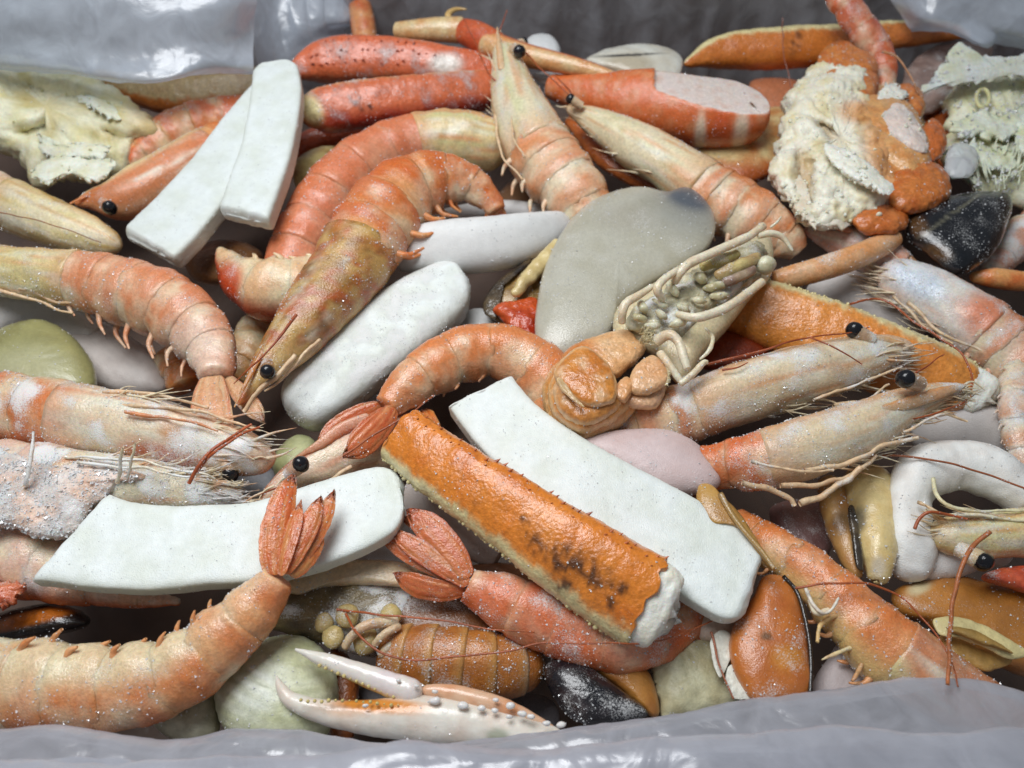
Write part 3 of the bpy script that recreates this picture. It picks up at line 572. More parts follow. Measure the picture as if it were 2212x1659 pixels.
g = loft([row(e2, 60, 1.8), row(e2, 20, 2.9), row(e2, 2, 3.35), row(e2, 14, 3.5), row(e2, 60, 3.62), row(e2, 140, 3.78), row(e2, 260, 3.9)], nu=240, nv=70, amp=0.28, sc=(0.2, 0.5), seed=31, k2=0.015, kind=crumple)
bag.add('front_fold', g, None, 'film_grey', fr=False)

# ================================================================== lowest layer, glimpsed in the gaps
SQ = 'squid rings and tubes'
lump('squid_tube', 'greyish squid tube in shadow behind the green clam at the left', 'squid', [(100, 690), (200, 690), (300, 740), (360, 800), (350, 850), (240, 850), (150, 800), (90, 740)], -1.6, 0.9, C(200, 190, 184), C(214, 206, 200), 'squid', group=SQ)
T = Thing('squid_ring', 'pale squid ring curving behind the green clam', 'squid', P(40, 690, -0.9), SQ); noodle(T, 'flesh', [(-60, 740, 80, -0.9), (-10, 690, 80, -0.8), (60, 668, 70, -0.8), (140, 690, 70, -1.0), (210, 740, 80, -1.4)], C(216, 212, 208), 'squid', e=3); T.ice(8)
T = Thing('squid_tube', 'grey pinkish squid tube under the middle of the big orange crab leg', 'squid', P(980, 1130, -0.8), SQ); noodle(T, 'flesh', [(880, 1060, 100, -0.6), (940, 1100, 110, -0.6), (1010, 1145, 110, -0.7), (1090, 1190, 90, -0.9)], C(202, 190, 182), 'squid', e=2.6); T.ice(8)
T = Thing('squid_tube', 'smooth grey white squid tube below the broken end of the right crab leg', 'squid', P(2090, 930, -0.6), SQ); noodle(T, 'flesh', [(1960, 930, 70, -1.0), (2050, 920, 130, -0.6), (2130, 930, 150, -0.6), (2210, 950, 140, -0.6)], C(206, 200, 196), 'squid', e=2.5); T.ice(6)
T = Thing('squid_tube', 'shaded white squid piece between the pink prawn and the orange crab leg', 'squid', P(1860, 640, -0.8), SQ); noodle(T, 'flesh', [(1760, 600, 90, -0.8), (1830, 640, 110, -0.8), (1930, 690, 100, -0.9), (1990, 730, 60, -1)], C(206, 200, 196), 'squid', e=2.6); T.ice(6)
lump('squid_tube', 'small white squid piece peeping out above the curled prawn', 'squid', [(995, 690), (1020, 668), (1060, 672), (1080, 700), (1060, 730), (1000, 725)], -0.8, 0.5, C(208, 208, 206), None, 'squid', group=SQ)
lump('squid_tube', 'pinkish squid piece in the gap left of the long orange prawn', 'squid', [(1755, 1480), (1790, 1420), (1830, 1370), (1880, 1400), (1900, 1470), (1840, 1520), (1770, 1520)], 0.0, 0.5, C(200, 188, 186), None, 'squid', group=SQ)
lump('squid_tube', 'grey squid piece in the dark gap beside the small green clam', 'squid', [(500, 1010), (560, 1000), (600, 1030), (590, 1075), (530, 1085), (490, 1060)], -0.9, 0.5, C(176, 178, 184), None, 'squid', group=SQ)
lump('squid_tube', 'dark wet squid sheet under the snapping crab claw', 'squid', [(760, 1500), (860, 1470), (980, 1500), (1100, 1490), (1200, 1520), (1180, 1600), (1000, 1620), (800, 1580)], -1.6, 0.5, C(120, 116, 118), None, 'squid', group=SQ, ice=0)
T = prawn('orange prawn end in the dark gap under the tail of the left prawn', [(360, 770, 60, -1.3), (385, 800, 70, -1.2), (400, 835, 70, -1.3)], head=False, nseg=2, swim=False, ice=4)
prawn('orange brown prawn below the eye of the dark headed prawn', [(560, 700, 80, -1.6), (540, 760, 90, -1.6), (500, 820, 80, -1.7)], head=False, nseg=3, swim=False, ice=4, pal=dict(shell=TAN, dark=OLIVE, pale=CREAM))
lump('mussel', 'dark mussel with an orange lip at the left under the white strip', 'mussel', [(-40, 1350), (20, 1318), (110, 1305), (180, 1322), (190, 1350), (120, 1372), (40, 1385), (-40, 1400)], -0.5, 0.5, C(30, 28, 30), C(48, 40, 36), 'mussel', group='mussels in the box', tint=lambda g, c: mix(c, C(196, 110, 36), spot(g.X, g.Y, 70, 1335, 110, 14, -14)), part='shell')
lump('mussel', 'brown mussel peeping out behind the red tail fan in the middle', 'mussel', [(1000, 1235), (1060, 1215), (1140, 1230), (1180, 1270), (1150, 1320), (1050, 1300)], -1.0, 0.6, C(140, 86, 50), C(110, 70, 44), 'clam', group='mussels in the box')
lump('octopus_piece', 'purplish frosted octopus piece in the gap above the long orange prawn', 'octopus', [(1660, 1100), (1720, 1080), (1790, 1100), (1800, 1180), (1760, 1220), (1690, 1170)], -0.6, 0.5, C(150, 112, 108), C(170, 130, 122), 'clam', frost=0.35, kind=fbm, amp=0.1)
lump('mussel', 'tan brown mussel in the shade left of the slender pointed shell', 'mussel', [(1440, 1060), (1500, 1065), (1560, 1090), (1560, 1150), (1480, 1130), (1430, 1090)], -0.3, 0.5, C(160, 96, 56), C(180, 116, 70), 'clam', group='mussels in the box')
lump('crab_meat', 'red brown crab piece in the gap under the broken crab leg end', 'crab', [(1420, 1300), (1500, 1260), (1560, 1300), (1560, 1370), (1500, 1400), (1430, 1380)], 0.0, 0.7, C(186, 74, 40), C(200, 96, 60), 'crab')
lump('crab_shell', 'pale crab shell piece in the gap right of the red brown crab piece', 'crab shell', [(1500, 1330), (1560, 1310), (1600, 1350), (1570, 1385), (1510, 1380)], 0.4, 0.35, C(214, 190, 172), None, 'shell')
lump('crab_shell', 'orange crab shell in the dark right of the round clam', 'crab shell', [(715, 1400), (770, 1440), (775, 1520), (760, 1600), (715, 1590)], -0.9, 0.5, C(176, 100, 50), None, 'crab')
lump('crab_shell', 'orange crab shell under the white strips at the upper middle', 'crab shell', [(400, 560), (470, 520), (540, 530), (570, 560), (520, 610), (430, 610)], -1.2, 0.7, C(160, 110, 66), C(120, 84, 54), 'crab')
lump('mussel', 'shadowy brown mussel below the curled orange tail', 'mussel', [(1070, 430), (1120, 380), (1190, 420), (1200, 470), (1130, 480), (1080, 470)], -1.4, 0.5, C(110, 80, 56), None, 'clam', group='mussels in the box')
lump('crab_shell', 'deep orange crab shell in the gap above the big crab lump', 'crab shell', [(1620, 180), (1700, 170), (1760, 200), (1740, 250), (1650, 250)], -1.2, 0.6, C(190, 120, 84), None, 'crab')
lump('crab_shell', 'orange shell between the crab lump and the torn shell at right', 'crab shell', [(1990, 260), (2060, 200), (2090, 240), (2080, 300), (2050, 370), (2010, 330)], -1.0, 0.5, C(186, 96, 44), None, 'crab')
crab_leg('short orange crab leg joint under the red crab legs', [(620, 330, 40, -1.3), (700, 296, 50, -1.2), (800, 285, 55, -1.3), (900, 280, 50, -1.5)], edge=None, col=C(186, 84, 44), ice=3)
lump('mussel', 'yellowish mussel meat left of the salmon prawn', 'mussel', [(632, 380), (640, 345), (690, 318), (740, 322), (730, 360), (690, 390), (650, 415)], -0.6, 0.5, C(206, 190, 128), C(150, 120, 70), 'clam', group='mussels in the box')
lump('crab_shell', 'cream and orange crab shell below the cut prawn', 'crab shell', [(1500, 330), (1560, 300), (1640, 240), (1705, 240), (1700, 310), (1680, 370), (1600, 400), (1520, 370)], -0.6, 0.7, C(226, 206, 150), C(196, 124, 62), 'crab', tint=lambda g, c: mix(c, C(178, 92, 44), sstep(325, 375, g.Y)))
T = crab_leg('thin orange leg lying along the pale prawn behind the grey clam', [(1230, 258, 26, -0.7), (1300, 335, 44, -0.6), (1400, 392, 50, -0.6), (1500, 440, 46, -0.8)], edge=None, col=C(190, 104, 50), ice=4, caps=(0.1, 0.2))

# ================================================================== back row
T = Thing('crab_carapace', 'broken greenish white crab shell with hollow chambers at the left edge', 'crab shell', P(150, 270, 0.2))
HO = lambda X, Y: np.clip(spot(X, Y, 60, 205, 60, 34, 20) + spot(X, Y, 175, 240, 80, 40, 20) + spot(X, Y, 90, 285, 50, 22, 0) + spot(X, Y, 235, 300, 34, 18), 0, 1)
g = pillow([(-70, 140), (20, 128), (86, 146), (165, 158), (220, 185), (275, 223), (330, 271), (336, 295), (292, 310), (274, 357), (220, 395), (151, 381), (86, 399), (62, 360), (34, 329), (-70, 290)], 0.1, 1.0, 0.5, 20, 120, 0.6, jag=1.5, ztilt=(0, -0.006)); X, Y = g.X, g.Y
g.V -= (HO(X, Y) * 0.75 * (g.side > 0))[:, None] * unit(CAM - g.V); g.disp(0.16, 1.0, 4, 2, ridged).disp(0.09, 2.6, 4, 5, ridged).disp(0.03, 7, 3)
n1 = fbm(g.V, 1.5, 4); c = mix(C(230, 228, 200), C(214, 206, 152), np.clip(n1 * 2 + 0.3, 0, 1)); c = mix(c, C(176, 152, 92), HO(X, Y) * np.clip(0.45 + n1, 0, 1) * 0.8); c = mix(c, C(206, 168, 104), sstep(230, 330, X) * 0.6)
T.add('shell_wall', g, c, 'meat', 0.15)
for k, o in enumerate(([(82, 288), (103, 312), (160, 312), (236, 318), (222, 338), (150, 342), (96, 334)], [(2, 140), (60, 150), (110, 172), (86, 196), (40, 186), (0, 180)], [(86, 150), (170, 176), (260, 240), (236, 256), (150, 204)], [(70, 362), (130, 340), (210, 346), (250, 352), (215, 392), (150, 380), (90, 398)])):
    lump('', '', '', o, 0.7, 0.22, C(230, 232, 218), C(216, 212, 176), 'meat', amp=0.12, sc=1.6, T=T, jag=2, part='membrane', frost=0.2)
crumbs(T, 'shell_crumbs', 110, (0.015, 0.06), C(226, 226, 206), C(206, 198, 150), 'meat', lambda X, Y: 0.3 + HO(X, Y))
T.ice(8)
crab_leg('tan crab leg with an orange edge under the folded plastic flap', [(200, 160, 20, -0.6), (270, 186, 60, -0.6), (370, 205, 85, -0.6), (470, 200, 98, -0.6), (570, 190, 96, -0.7)], col=C(188, 160, 110), edge=C(192, 110, 48), edge_w=0.5, ice=3)
prawn('orange prawn tail end with a red tip left of the white strips', [(545, 246, 85, -0.4), (450, 262, 95, -0.3), (370, 290, 92, -0.3), (310, 328, 62, -0.4), (272, 360, 26, -0.5)], dorsal=-1, head=False, nseg=5, swim=False, pal=dict(shell=C(212, 104, 62), dark=C(196, 62, 38)), cap1=0.2)
prawn('prawn head with a black eye half under the long white strip', [(162, 440, 12, 0.1), (205, 432, 52, 0.1), (262, 428, 98, 0.1), (340, 396, 116, 0.1), (440, 336, 110, 0.0), (520, 290, 90, -0.2)], dorsal=1, hf=0.75, nseg=2, eyes=[(237, 449, 0.75, 15)], pal=dict(head=C(214, 138, 92), head2=C(206, 150, 110), headedge=C(206, 112, 56)), swim=False, headcol=lambda g, c: mix(c, C(232, 208, 160), sstep(0.55, 0.9, g.u)), rostrum=[(300, 380, 14, 0.6), (220, 408, 12, 0.5), (150, 440, 4, 0.3)])
prawn('cream shelled prawn cut off by the left edge above the curved prawn', [(262, 535, 40, -0.2), (200, 512, 84, -0.1), (130, 488, 104, 0.0), (50, 455, 112, 0.0), (-60, 410, 120, 0)], dorsal=-1, hf=0.7, nseg=2, swim=False, pal=dict(head=C(232, 218, 178), head2=C(222, 206, 150), headedge=C(200, 150, 80), shell=CREAM))
crab_leg('frosted red crab leg, upper one of the pair by the dark wall', [(622, 158, 24, 0.2), (700, 134, 88, 0.3), (800, 128, 96, 0.3), (900, 134, 88, 0.3), (1000, 146, 76, 0.2), (1080, 152, 60, 0.0)], col=C(210, 106, 66), edge=C(206, 130, 92), edge_w=0.95, red=None, spines=[(0.1, 0.12, 0.7, 18, 0.13), (-0.35, 0.12, 0.7, 18, 0.13), (0.55, 0.12, 0.6, 14, 0.13)], frost=0.32, ice=24, tint=lambda g, c: mix(c, C(222, 214, 204), spot(g.X, g.Y, 962, 138, 36, 22)), caps=(0.15, 0.4))
crab_leg('frosted red crab leg, lower one of the pair, with a cream rounded end', [(652, 262, 44, 0.5), (695, 240, 94, 0.6), (800, 224, 100, 0.6), (900, 212, 94, 0.5), (1000, 200, 88, 0.3), (1090, 190, 74, 0.1)], dorsal=-1, col=C(208, 108, 66), edge=C(216, 156, 104), edge_w=0.86, red=C(166, 54, 36), frost=0.3, ice=24, dark=C(50, 36, 36), spots=[(766, 214, 16, 12, 0, 0.5), (790, 232, 14, 10, 0, 0.5)], caps=(0.5, 0.4), tint=lambda g, c: mix(c, CREDGE, spot(g.X, g.Y, 672, 236, 22, 34, -25)))
T = Thing('crab_claw', 'jointed crab leg with a long pointed cream tip by the back wall', 'crab leg', P(1100, 90, 0.8), 'crab legs and claws')
noodle(T, 'shell', [(852, 66, 34, 0.6), (890, 66, 44, 0.7), (950, 64, 52, 0.8), (1010, 66, 58, 0.8)], C(218, 196, 148), 'crab', caps=(0.1, 0.3), col2=C(206, 156, 100))
noodle(T, 'joint', [(990, 64, 50, 0.8), (1030, 78, 62, 0.9), (1070, 98, 58, 0.9), (1100, 110, 40, 0.9)], C(206, 104, 60), 'crab', caps=(0.3, 0.3), col2=C(190, 80, 44))
noodle(T, 'pointed_tip', [(1040, 88, 56, 0.9), (1130, 118, 50, 1.0), (1250, 145, 38, 1.1), (1330, 166, 20, 1.1), (1374, 179, 3, 1.1)], C(214, 150, 92), 'crab', caps=(0.3, None), col2=C(222, 190, 140), tint=lambda g, c: mix(mix(c, C(196, 92, 50), sstep(0.4, 0.95, g.u)), C(228, 204, 160), sstep(0.75, 0.95, g.t)))
noodle(T, 'hook', [(975, 48, 12, 0.9), (968, 32, 14, 1.0), (985, 20, 10, 1.0), (1008, 20, 3, 1.0)], C(206, 170, 106), 'crab', caps=(0.05, None)); T.ice(8)
prawn('pale prawn standing head up between the red legs and the grey clam', [(1078, 72, 14, 1.0), (1092, 120, 58, 1.0), (1108, 190, 98, 0.9), (1128, 250, 128, 0.8), (1165, 320, 144, 0.7), (1215, 385, 146, 0.6), (1262, 440, 124, 0.4), (1290, 490, 90, 0.0)], dorsal=1, hf=0.62, nseg=4, eyes=[(1122, 111, 1.75, 14), (1131, 92, 1.0, 10)], pal=dict(head=C(230, 220, 188), head2=C(214, 210, 168), headedge=C(222, 160, 112), shell=C(222, 160, 116), pale=C(232, 214, 184), dark=C(214, 124, 70)), rostrum=[(1084, 150, 16, 1.5), (1078, 100, 12, 1.5), (1074, 58, 3, 1.4)], legs=[dict(p=[(1090, 190, 1.2), (1072, 240, 1.0), (1085, 330, 1.0), (1130, 390, 1.2)], r=0.1), dict(p=[(1120, 200, 1.6), (1105, 280, 1.5), (1130, 340, 1.6)], r=0.06)], feelers=[dict(p=[(1080, 180, 1.3), (1056, 160, 1.4), (1030, 100, 1.6), (1000, 36, 2)]), dict(p=[(1075, 75, 1.2), (1085, 50, 1.5), (1096, 22, 1.7)]), dict(p=[(1125, 100, 1.3), (1170, 150, 1.5), (1230, 205, 1.0)])], bristle=20)
lump('mussel', 'white mussel meat with a dark line lying by the back wall', 'mussel', [(1266, 130), (1293, 113), (1345, 100), (1413, 98), (1465, 117), (1474, 146), (1450, 178), (1380, 174), (1327, 157), (1288, 145)], 0.5, 0.55, C(222, 222, 212), C(206, 200, 184), 'clam', group='mussels in the box', tint=lambda g, c: mix(mix(c, C(186, 176, 154), spot(g.X, g.Y, 1360, 140, 60, 26)), C(40, 42, 44), spot(g.X, g.Y, 1355, 119, 70, 2.5, -3)), amp=0.08)
lump('squid_piece', 'small white squid bit behind the pointed crab tip', 'squid', [(1135, 98), (1150, 78), (1185, 76), (1207, 96), (1207, 120), (1150, 122)], -0.1, 0.5, C(216, 218, 218), None, 'squid', group=SQ)
lump('squid_piece', 'white and black edged sliver under the pointed crab tip', 'squid', [(1150, 160), (1250, 155), (1340, 168), (1400, 180), (1330, 195), (1200, 190)], 0.0, 0.25, C(206, 206, 204), None, 'squid', group=SQ)
T = Thing('cut_prawn', 'thick orange prawn piece with a flat white cut face', 'prawn', P(1500, 230, 0.8))
sp = Spine([(1180, 186, 46, 0.2), (1280, 204, 90, 0.4), (1400, 222, 140, 0.6), (1520, 232, 168, 0.8), (1600, 232, 164, 0.9), (1654, 226, 120, 0.9)]); g = sweep(sp, 0, 1, 110, 80, 0.9, e=2.3, caps=(0.2, 0.7)).disp(0.04, 1.5, 3, 4).disp(0.02, 6, 3, 4)
pf = P(1540, 210, 1.42); nf = unit(np.array([0.10, 0.16, 1.0])); dd = (g.V - pf) @ nf; X0 = g.X; cutm = (dd > 0) & (X0 > 1415); face = sstep(0.0, 0.06, dd) * (X0 > 1415)
g.V = g.V - np.where(cutm, dd, 0)[:, None] * nf * 0.97; g._n = None; n1 = fbm(g.V, 2, 4)
c = mix(C(214, 112, 60), C(214, 140, 96), np.clip(n1 * 2 + 0.3, 0, 1)); c = mix(c, C(238, 216, 192), np.clip(spot(X0, g.Y, 1512, 296, 12, 50, 4) + spot(X0, g.Y, 1600, 285, 15, 46, 10), 0, 1)); c = mix(c, C(206, 84, 38), spot(X0, g.Y, 1558, 276, 24, 30) * 0.7)
c = mix(c, mix(C(236, 222, 214), C(230, 198, 182), np.clip(n1 * 2, 0, 1)), face); T.add('shell', g, c, 'prawn', 0.06); T.ice(10)
prawn('pale prawn running down to the right behind the grey clam', [(1224, 232, 20, 0.7), (1285, 262, 62, 0.7), (1365, 308, 100, 0.6), (1455, 362, 112, 0.6), (1545, 424, 130, 0.5), (1630, 474, 128, 0.4), (1700, 520, 84, 0.2), (1725, 545, 50, 0)], dorsal=1, hf=0.58, nseg=5, eyes=[(1233, 214, 1.4, 11)], pal=dict(head=C(230, 216, 180), head2=C(214, 206, 164), headedge=C(216, 150, 94), shell=C(224, 150, 100), pale=C(234, 212, 180), dark=C(212, 112, 56)), frost=0.2, bristle=12, feelers=[dict(p=[(1245, 230, 1.2), (1235, 200, 1.4), (1195, 160, 1.2)])])
crab_leg('long orange crab leg with a cream edge by the back wall', [(1478, 138, 14, -0.2), (1560, 112, 70, -0.2), (1690, 104, 86, -0.1), (1800, 95, 78, 0.0), (1930, 76, 58, 0.1), (2040, 68, 42, 0.1), (2098, 76, 8, 0.1)], dorsal=-1, col=C(204, 118, 48), edge_w=0.55, ice=4, caps=(0.3, None), dark=C(110, 60, 24), spots=[(1720, 90, 12, 30, 20, 0.5)])
prawn('red prawn tail sticking up against the back wall', [(1914, 195, 38, 0.6), (1915, 150, 46, 0.9), (1900, 110, 56, 1.2), (1868, 66, 64, 1.6), (1838, 25, 62, 2.0), (1812, -20, 66, 2.4)], dorsal=-1, head=False, nseg=5, swim=False, pal=dict(shell=C(204, 98, 66), dark=C(170, 44, 36), pale=C(214, 130, 96)), frost=0.35, ice=24)
lump('octopus_piece', 'dim brown octopus piece behind the torn white shell', 'octopus', [(1950, 170), (2000, 112), (2090, 82), (2138, 98), (2138, 128), (2090, 160), (2050, 225), (1975, 250)], -0.5, 0.6, C(134, 112, 104), C(164, 140, 130), 'clam', amp=0.18, sc=2.0, frost=0.3)

T = Thing('crab_claw', 'orange crab leg end standing behind the bag film by the back wall', 'crab leg', P(782, 60, -0.6), 'crab legs and claws'); noodle(T, 'shell', [(770, -60, 44, 0.4), (776, 0, 46, 0.1), (784, 50, 54, -0.3), (790, 100, 50, -0.7)], C(206, 146, 96), 'crab', col2=C(190, 96, 52)); T.ice(6)
# the big crab body lump
T = Thing('crab_body_piece', 'big broken crab body lump, orange knobbly shell with white flesh', 'crab', P(1860, 320, 0.8))
def knob(o, z, H, col=C(210, 132, 68), col2=C(194, 104, 44), amp=0.08, part='shell', mat='crab', sc=2.6, **k): lump('', '', '', o, z, H, col, col2, mat, amp=amp, sc=sc, T=T, part=part, fine=0.045, nsc=2.0, kind=fbm, **k)
knob([(1700, 330), (1745, 200), (1800, 150), (1880, 160), (1960, 200), (2000, 280), (2020, 360), (1990, 440), (1900, 480), (1800, 470), (1730, 420)], 0.0, 1.3, C(214, 156, 96), C(226, 196, 148))
knob([(1765, 128), (1790, 98), (1822, 90), (1852, 106), (1888, 126), (1892, 160), (1850, 172), (1790, 160)], 1.3, 0.5)
knob([(1760, 180), (1800, 148), (1870, 150), (1898, 180), (1872, 230), (1800, 230)], 1.3, 0.55, C(214, 138, 76))
knob([(1925, 205), (1950, 182), (1985, 195), (1998, 228), (1985, 256), (1945, 245)], 1.1, 0.5)
knob([(1840, 240), (1890, 205), (1960, 220), (2000, 290), (2010, 350), (1980, 400), (1930, 370), (1870, 310)], 1.5, 0.55, C(220, 168, 108), C(210, 140, 78))
knob([(1985, 300), (2012, 258), (2040, 285), (2040, 330), (2005, 352)], 1.3, 0.45, C(200, 108, 48))
knob([(1920, 390), (1960, 350), (2020, 355), (2050, 390), (2046, 430), (1985, 460), (1925, 450)], 1.4, 0.6, C(206, 122, 56), C(192, 100, 40), amp=0.08, sc=4)
knob([(1838, 462), (1880, 444), (1940, 450), (1962, 480), (1930, 505), (1860, 500)], 1.3, 0.4, C(204, 120, 60))
W1, W2c = C(232, 230, 212), C(218, 206, 166)
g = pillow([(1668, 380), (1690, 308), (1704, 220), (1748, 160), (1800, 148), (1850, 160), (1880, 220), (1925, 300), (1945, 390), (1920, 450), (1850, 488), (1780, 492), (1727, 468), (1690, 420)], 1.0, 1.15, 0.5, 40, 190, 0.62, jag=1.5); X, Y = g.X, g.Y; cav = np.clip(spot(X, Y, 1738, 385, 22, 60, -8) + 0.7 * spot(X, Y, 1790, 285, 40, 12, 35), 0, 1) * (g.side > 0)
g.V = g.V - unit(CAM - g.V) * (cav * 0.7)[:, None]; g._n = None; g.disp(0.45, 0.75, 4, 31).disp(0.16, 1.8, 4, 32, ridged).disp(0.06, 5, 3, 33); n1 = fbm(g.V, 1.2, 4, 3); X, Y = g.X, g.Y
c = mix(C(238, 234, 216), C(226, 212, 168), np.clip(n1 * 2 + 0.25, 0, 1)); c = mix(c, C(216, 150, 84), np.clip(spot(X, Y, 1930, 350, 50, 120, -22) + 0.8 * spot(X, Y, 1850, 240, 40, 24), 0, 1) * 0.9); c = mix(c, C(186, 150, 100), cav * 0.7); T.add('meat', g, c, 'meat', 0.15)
knob([(1780, 312), (1815, 318), (1870, 352), (1930, 398), (1920, 424), (1868, 402), (1805, 362)], 2.2, 0.25, C(240, 240, 230), C(230, 226, 206), 0.16, 'membrane', 'meat', 1.2, jag=0.6, a=0.9)
knob([(1690, 400), (1712, 360), (1735, 390), (1745, 450), (1790, 480), (1840, 488), (1780, 495), (1727, 470), (1700, 430)], 1.3, 0.25, C(224, 206, 180), C(232, 222, 204), 0.14, 'membrane', 'meat', 1.6, jag=2)
knob([(1890, 215), (1920, 180), (1960, 205), (1940, 218), (1905, 226)], 1.7, 0.1, C(232, 228, 216), None, 0.1, 'membrane', 'meat', 2, jag=1.5)
knob([(1905, 248), (1940, 224), (1980, 258), (2005, 320), (1980, 330), (1930, 300)], 1.85, 0.30, C(226, 206, 194), C(228, 216, 208), 0.14, 'membrane', 'meat', 1.6, frost=0.3, a=0.95)
crumbs(T, 'meat_crumbs', 220, (0.015, 0.07), C(238, 236, 222), C(226, 212, 178), 'meat', lambda X, Y: np.clip(spot(X, Y, 1745, 250, 70, 130, 15) + spot(X, Y, 1820, 390, 80, 90) + spot(X, Y, 1740, 440, 60, 50) + 0.25 * spot(X, Y, 1960, 250, 60, 60), 0, 1))
T.ice(14)
# torn shell at the right edge
T = Thing('crab_shell', 'torn white and pale green crab shell with gill fibres at the right edge', 'crab shell', P(2140, 280, 0.4))
lump('', '', '', [(2066, 190), (2130, 172), (2300, 160), (2300, 430), (2180, 425), (2108, 412), (2088, 370), (2053, 350), (2057, 268)], 0.0, 0.6, C(222, 220, 176), C(232, 232, 212), 'meat', amp=0.3, sc=0.9, T=T, part='inner_shell', kind=ridged, jag=3, n=22, m=110, nsc=1.5)
lump('', '', '', [(1984, 200), (2019, 161), (2063, 96), (2083, 98), (2105, 120), (2160, 122), (2300, 112), (2300, 172), (2190, 166), (2122, 178), (2036, 188)], 1.3, 0.14, C(222, 226, 222), C(206, 208, 180), 'meat', amp=0.12, sc=0.8, T=T, part='shell_sheet', jag=1.5, ztilt=(0, -0.006))
for o in ([(2060, 262), (2110, 240), (2160, 250), (2230, 215), (2215, 262), (2180, 300), (2120, 290), (2062, 282)], [(2045, 330), (2090, 310), (2150, 320), (2200, 330), (2180, 360), (2100, 362)], [(2190, 250), (2250, 230), (2260, 330), (2210, 340)]):
    lump('', '', '', o, 0.9, 0.14, C(228, 232, 216), C(214, 216, 176), 'meat', amp=0.2, sc=1.4, T=T, part='membrane', jag=3)
ring = wire([P(2123 + 14 * math.cos(a), 212 + 20 * math.sin(a), 0.85) for a in np.linspace(0, 6.28, 12)], 0.07, None, 8); T.add('tube_rim', ring, C(214, 210, 158), 'meat', 0.1)
gs = []
for k in range(70):
    x, y = RNG.uniform(2105, 2225), RNG.uniform(330, 415); a = RNG.normal(-0.9 if x > 2160 else -2.0, 0.35); l = RNG.uniform(24, 52)
    gs.append(wire([P(x, y, 0.75), P(x + l * .5 * math.cos(a), y + l * .5 * math.sin(a), 1.0), P(x + l * math.cos(a), y + l * math.sin(a), 1.05)], 0.035, 0.02, 5))
g = join(gs); T.add('gill_fibres', g, np.tile(C(230, 230, 200), (len(g.V), 1)), 'meat', 0.1, kind='stuff'); T.ice(14, (0.02, 0.08))
ic = lump('ice_lump', 'clear ice lump on the torn white shell', 'ice', [(2040, 345), (2060, 312), (2100, 318), (2115, 350), (2090, 385), (2050, 380)], 1.2, 0.35, WHITE, None, 'clear_ice', amp=0.12, sc=2, part='chunk', ice=0)
def mussel_ribs(g): return g
T = lump('mussel', 'closed glossy black mussel at the right below the torn shell', 'mussel', [(1957, 474), (1970, 452), (2036, 430), (2105, 417), (2165, 418), (2186, 434), (2178, 480), (2156, 532), (2125, 568), (2064, 592), (2002, 548), (1962, 515)], 0.9, 0.85, C(20, 22, 28), C(30, 30, 34), 'mussel', group='mussels in the box', part='shell', amp=0.04, frost=0.22, ice=26, a=0.85,
    tint=lambda g, c: mix(mix(c, C(96, 66, 34), np.clip(spot(g.X, g.Y, 1985, 490, 26, 18, 60) + spot(g.X, g.Y, 2025, 545, 30, 16, 20), 0, 1) * 0.8), C(120, 116, 96), spot(g.X, g.Y, 2060, 460, 90, 3.5, -36) * 0.6))
prawn('frosted pink prawn at the right edge below the black mussel', [(2128, 590, 30, -0.2), (2165, 560, 60, -0.2), (2200, 520, 80, -0.2), (2260, 480, 90, -0.2)], dorsal=-1, head=False, nseg=4, swim=False, frost=0.5, pal=dict(shell=C(222, 170, 150), pale=PINKW, dark=C(206, 130, 104)))

# ================================================================== middle rows
prawn('smooth salmon prawn arching behind the dark orange prawn', [(1110, 318, 70, 0.0), (1060, 312, 112, 0.1), (1000, 304, 130, 0.2), (930, 302, 122, 0.3), (840, 322, 118, 0.4), (752, 378, 128, 0.4), (684, 460, 126, 0.3), (630, 560, 112, 0.1), (610, 620, 90, -0.2)], blotch=0.15, dorsal=-1, hf=0.28, nseg=6, swim=False, frost=0.12, pal=dict(shell=C(212, 124, 90), pale=C(222, 148, 116), dark=C(204, 108, 70), head=C(224, 202, 150), head2=C(208, 200, 146), headedge=C(214, 140, 90)))
strip('long white squid strip lying under the shorter strip at upper left', [(325, 541, 122, 0.75), (389, 478, 120, 0.85), (455, 398, 114, 0.9), (525, 300, 104, 0.9), (592, 215, 92, 0.8)], 0.75, skew=(-0.25, 0.1), dorsal=1, col=C(222, 228, 226), amp=0.03)  # greyer than the front strips: the dimmer light here is put into the colour
strip('short white squid strip leaning on the longer strip at upper left', [(531, 477, 108, 1.55), (556, 405, 110, 1.65), (582, 328, 108, 1.75), (600, 220, 110, 1.8), (598, 146, 92, 1.7)], 0.75, skew=(-0.1, -0.1), rc=(0.12, 0.7), col=C(222, 228, 226))  # same greyed white, weaker light at the back painted in
prawn('cream and red prawn curled up behind the brown headed prawn', [(720, 600, 110, 0.1), (650, 625, 132, 0.2), (580, 626, 136, 0.2), (525, 604, 100, 0.2), (490, 565, 52, 0.2), (476, 540, 20, 0.2)], dorsal=1, head=False, nseg=4, swimlen=0.25, pal=dict(shell=C(230, 206, 164), pale=C(234, 218, 180), dark=C(222, 150, 90)), bodycol=lambda g, c, k: mix(c, C(204, 80, 40), np.clip(sstep(0.25, 0.95, g.u) + spot(g.X, g.Y, 492, 605, 30, 40) * 0.9, 0, 1)))
T = Thing('squid_ring', 'thick white squid ring behind the dark orange prawn', 'squid', P(1050, 530, 0.4), SQ)
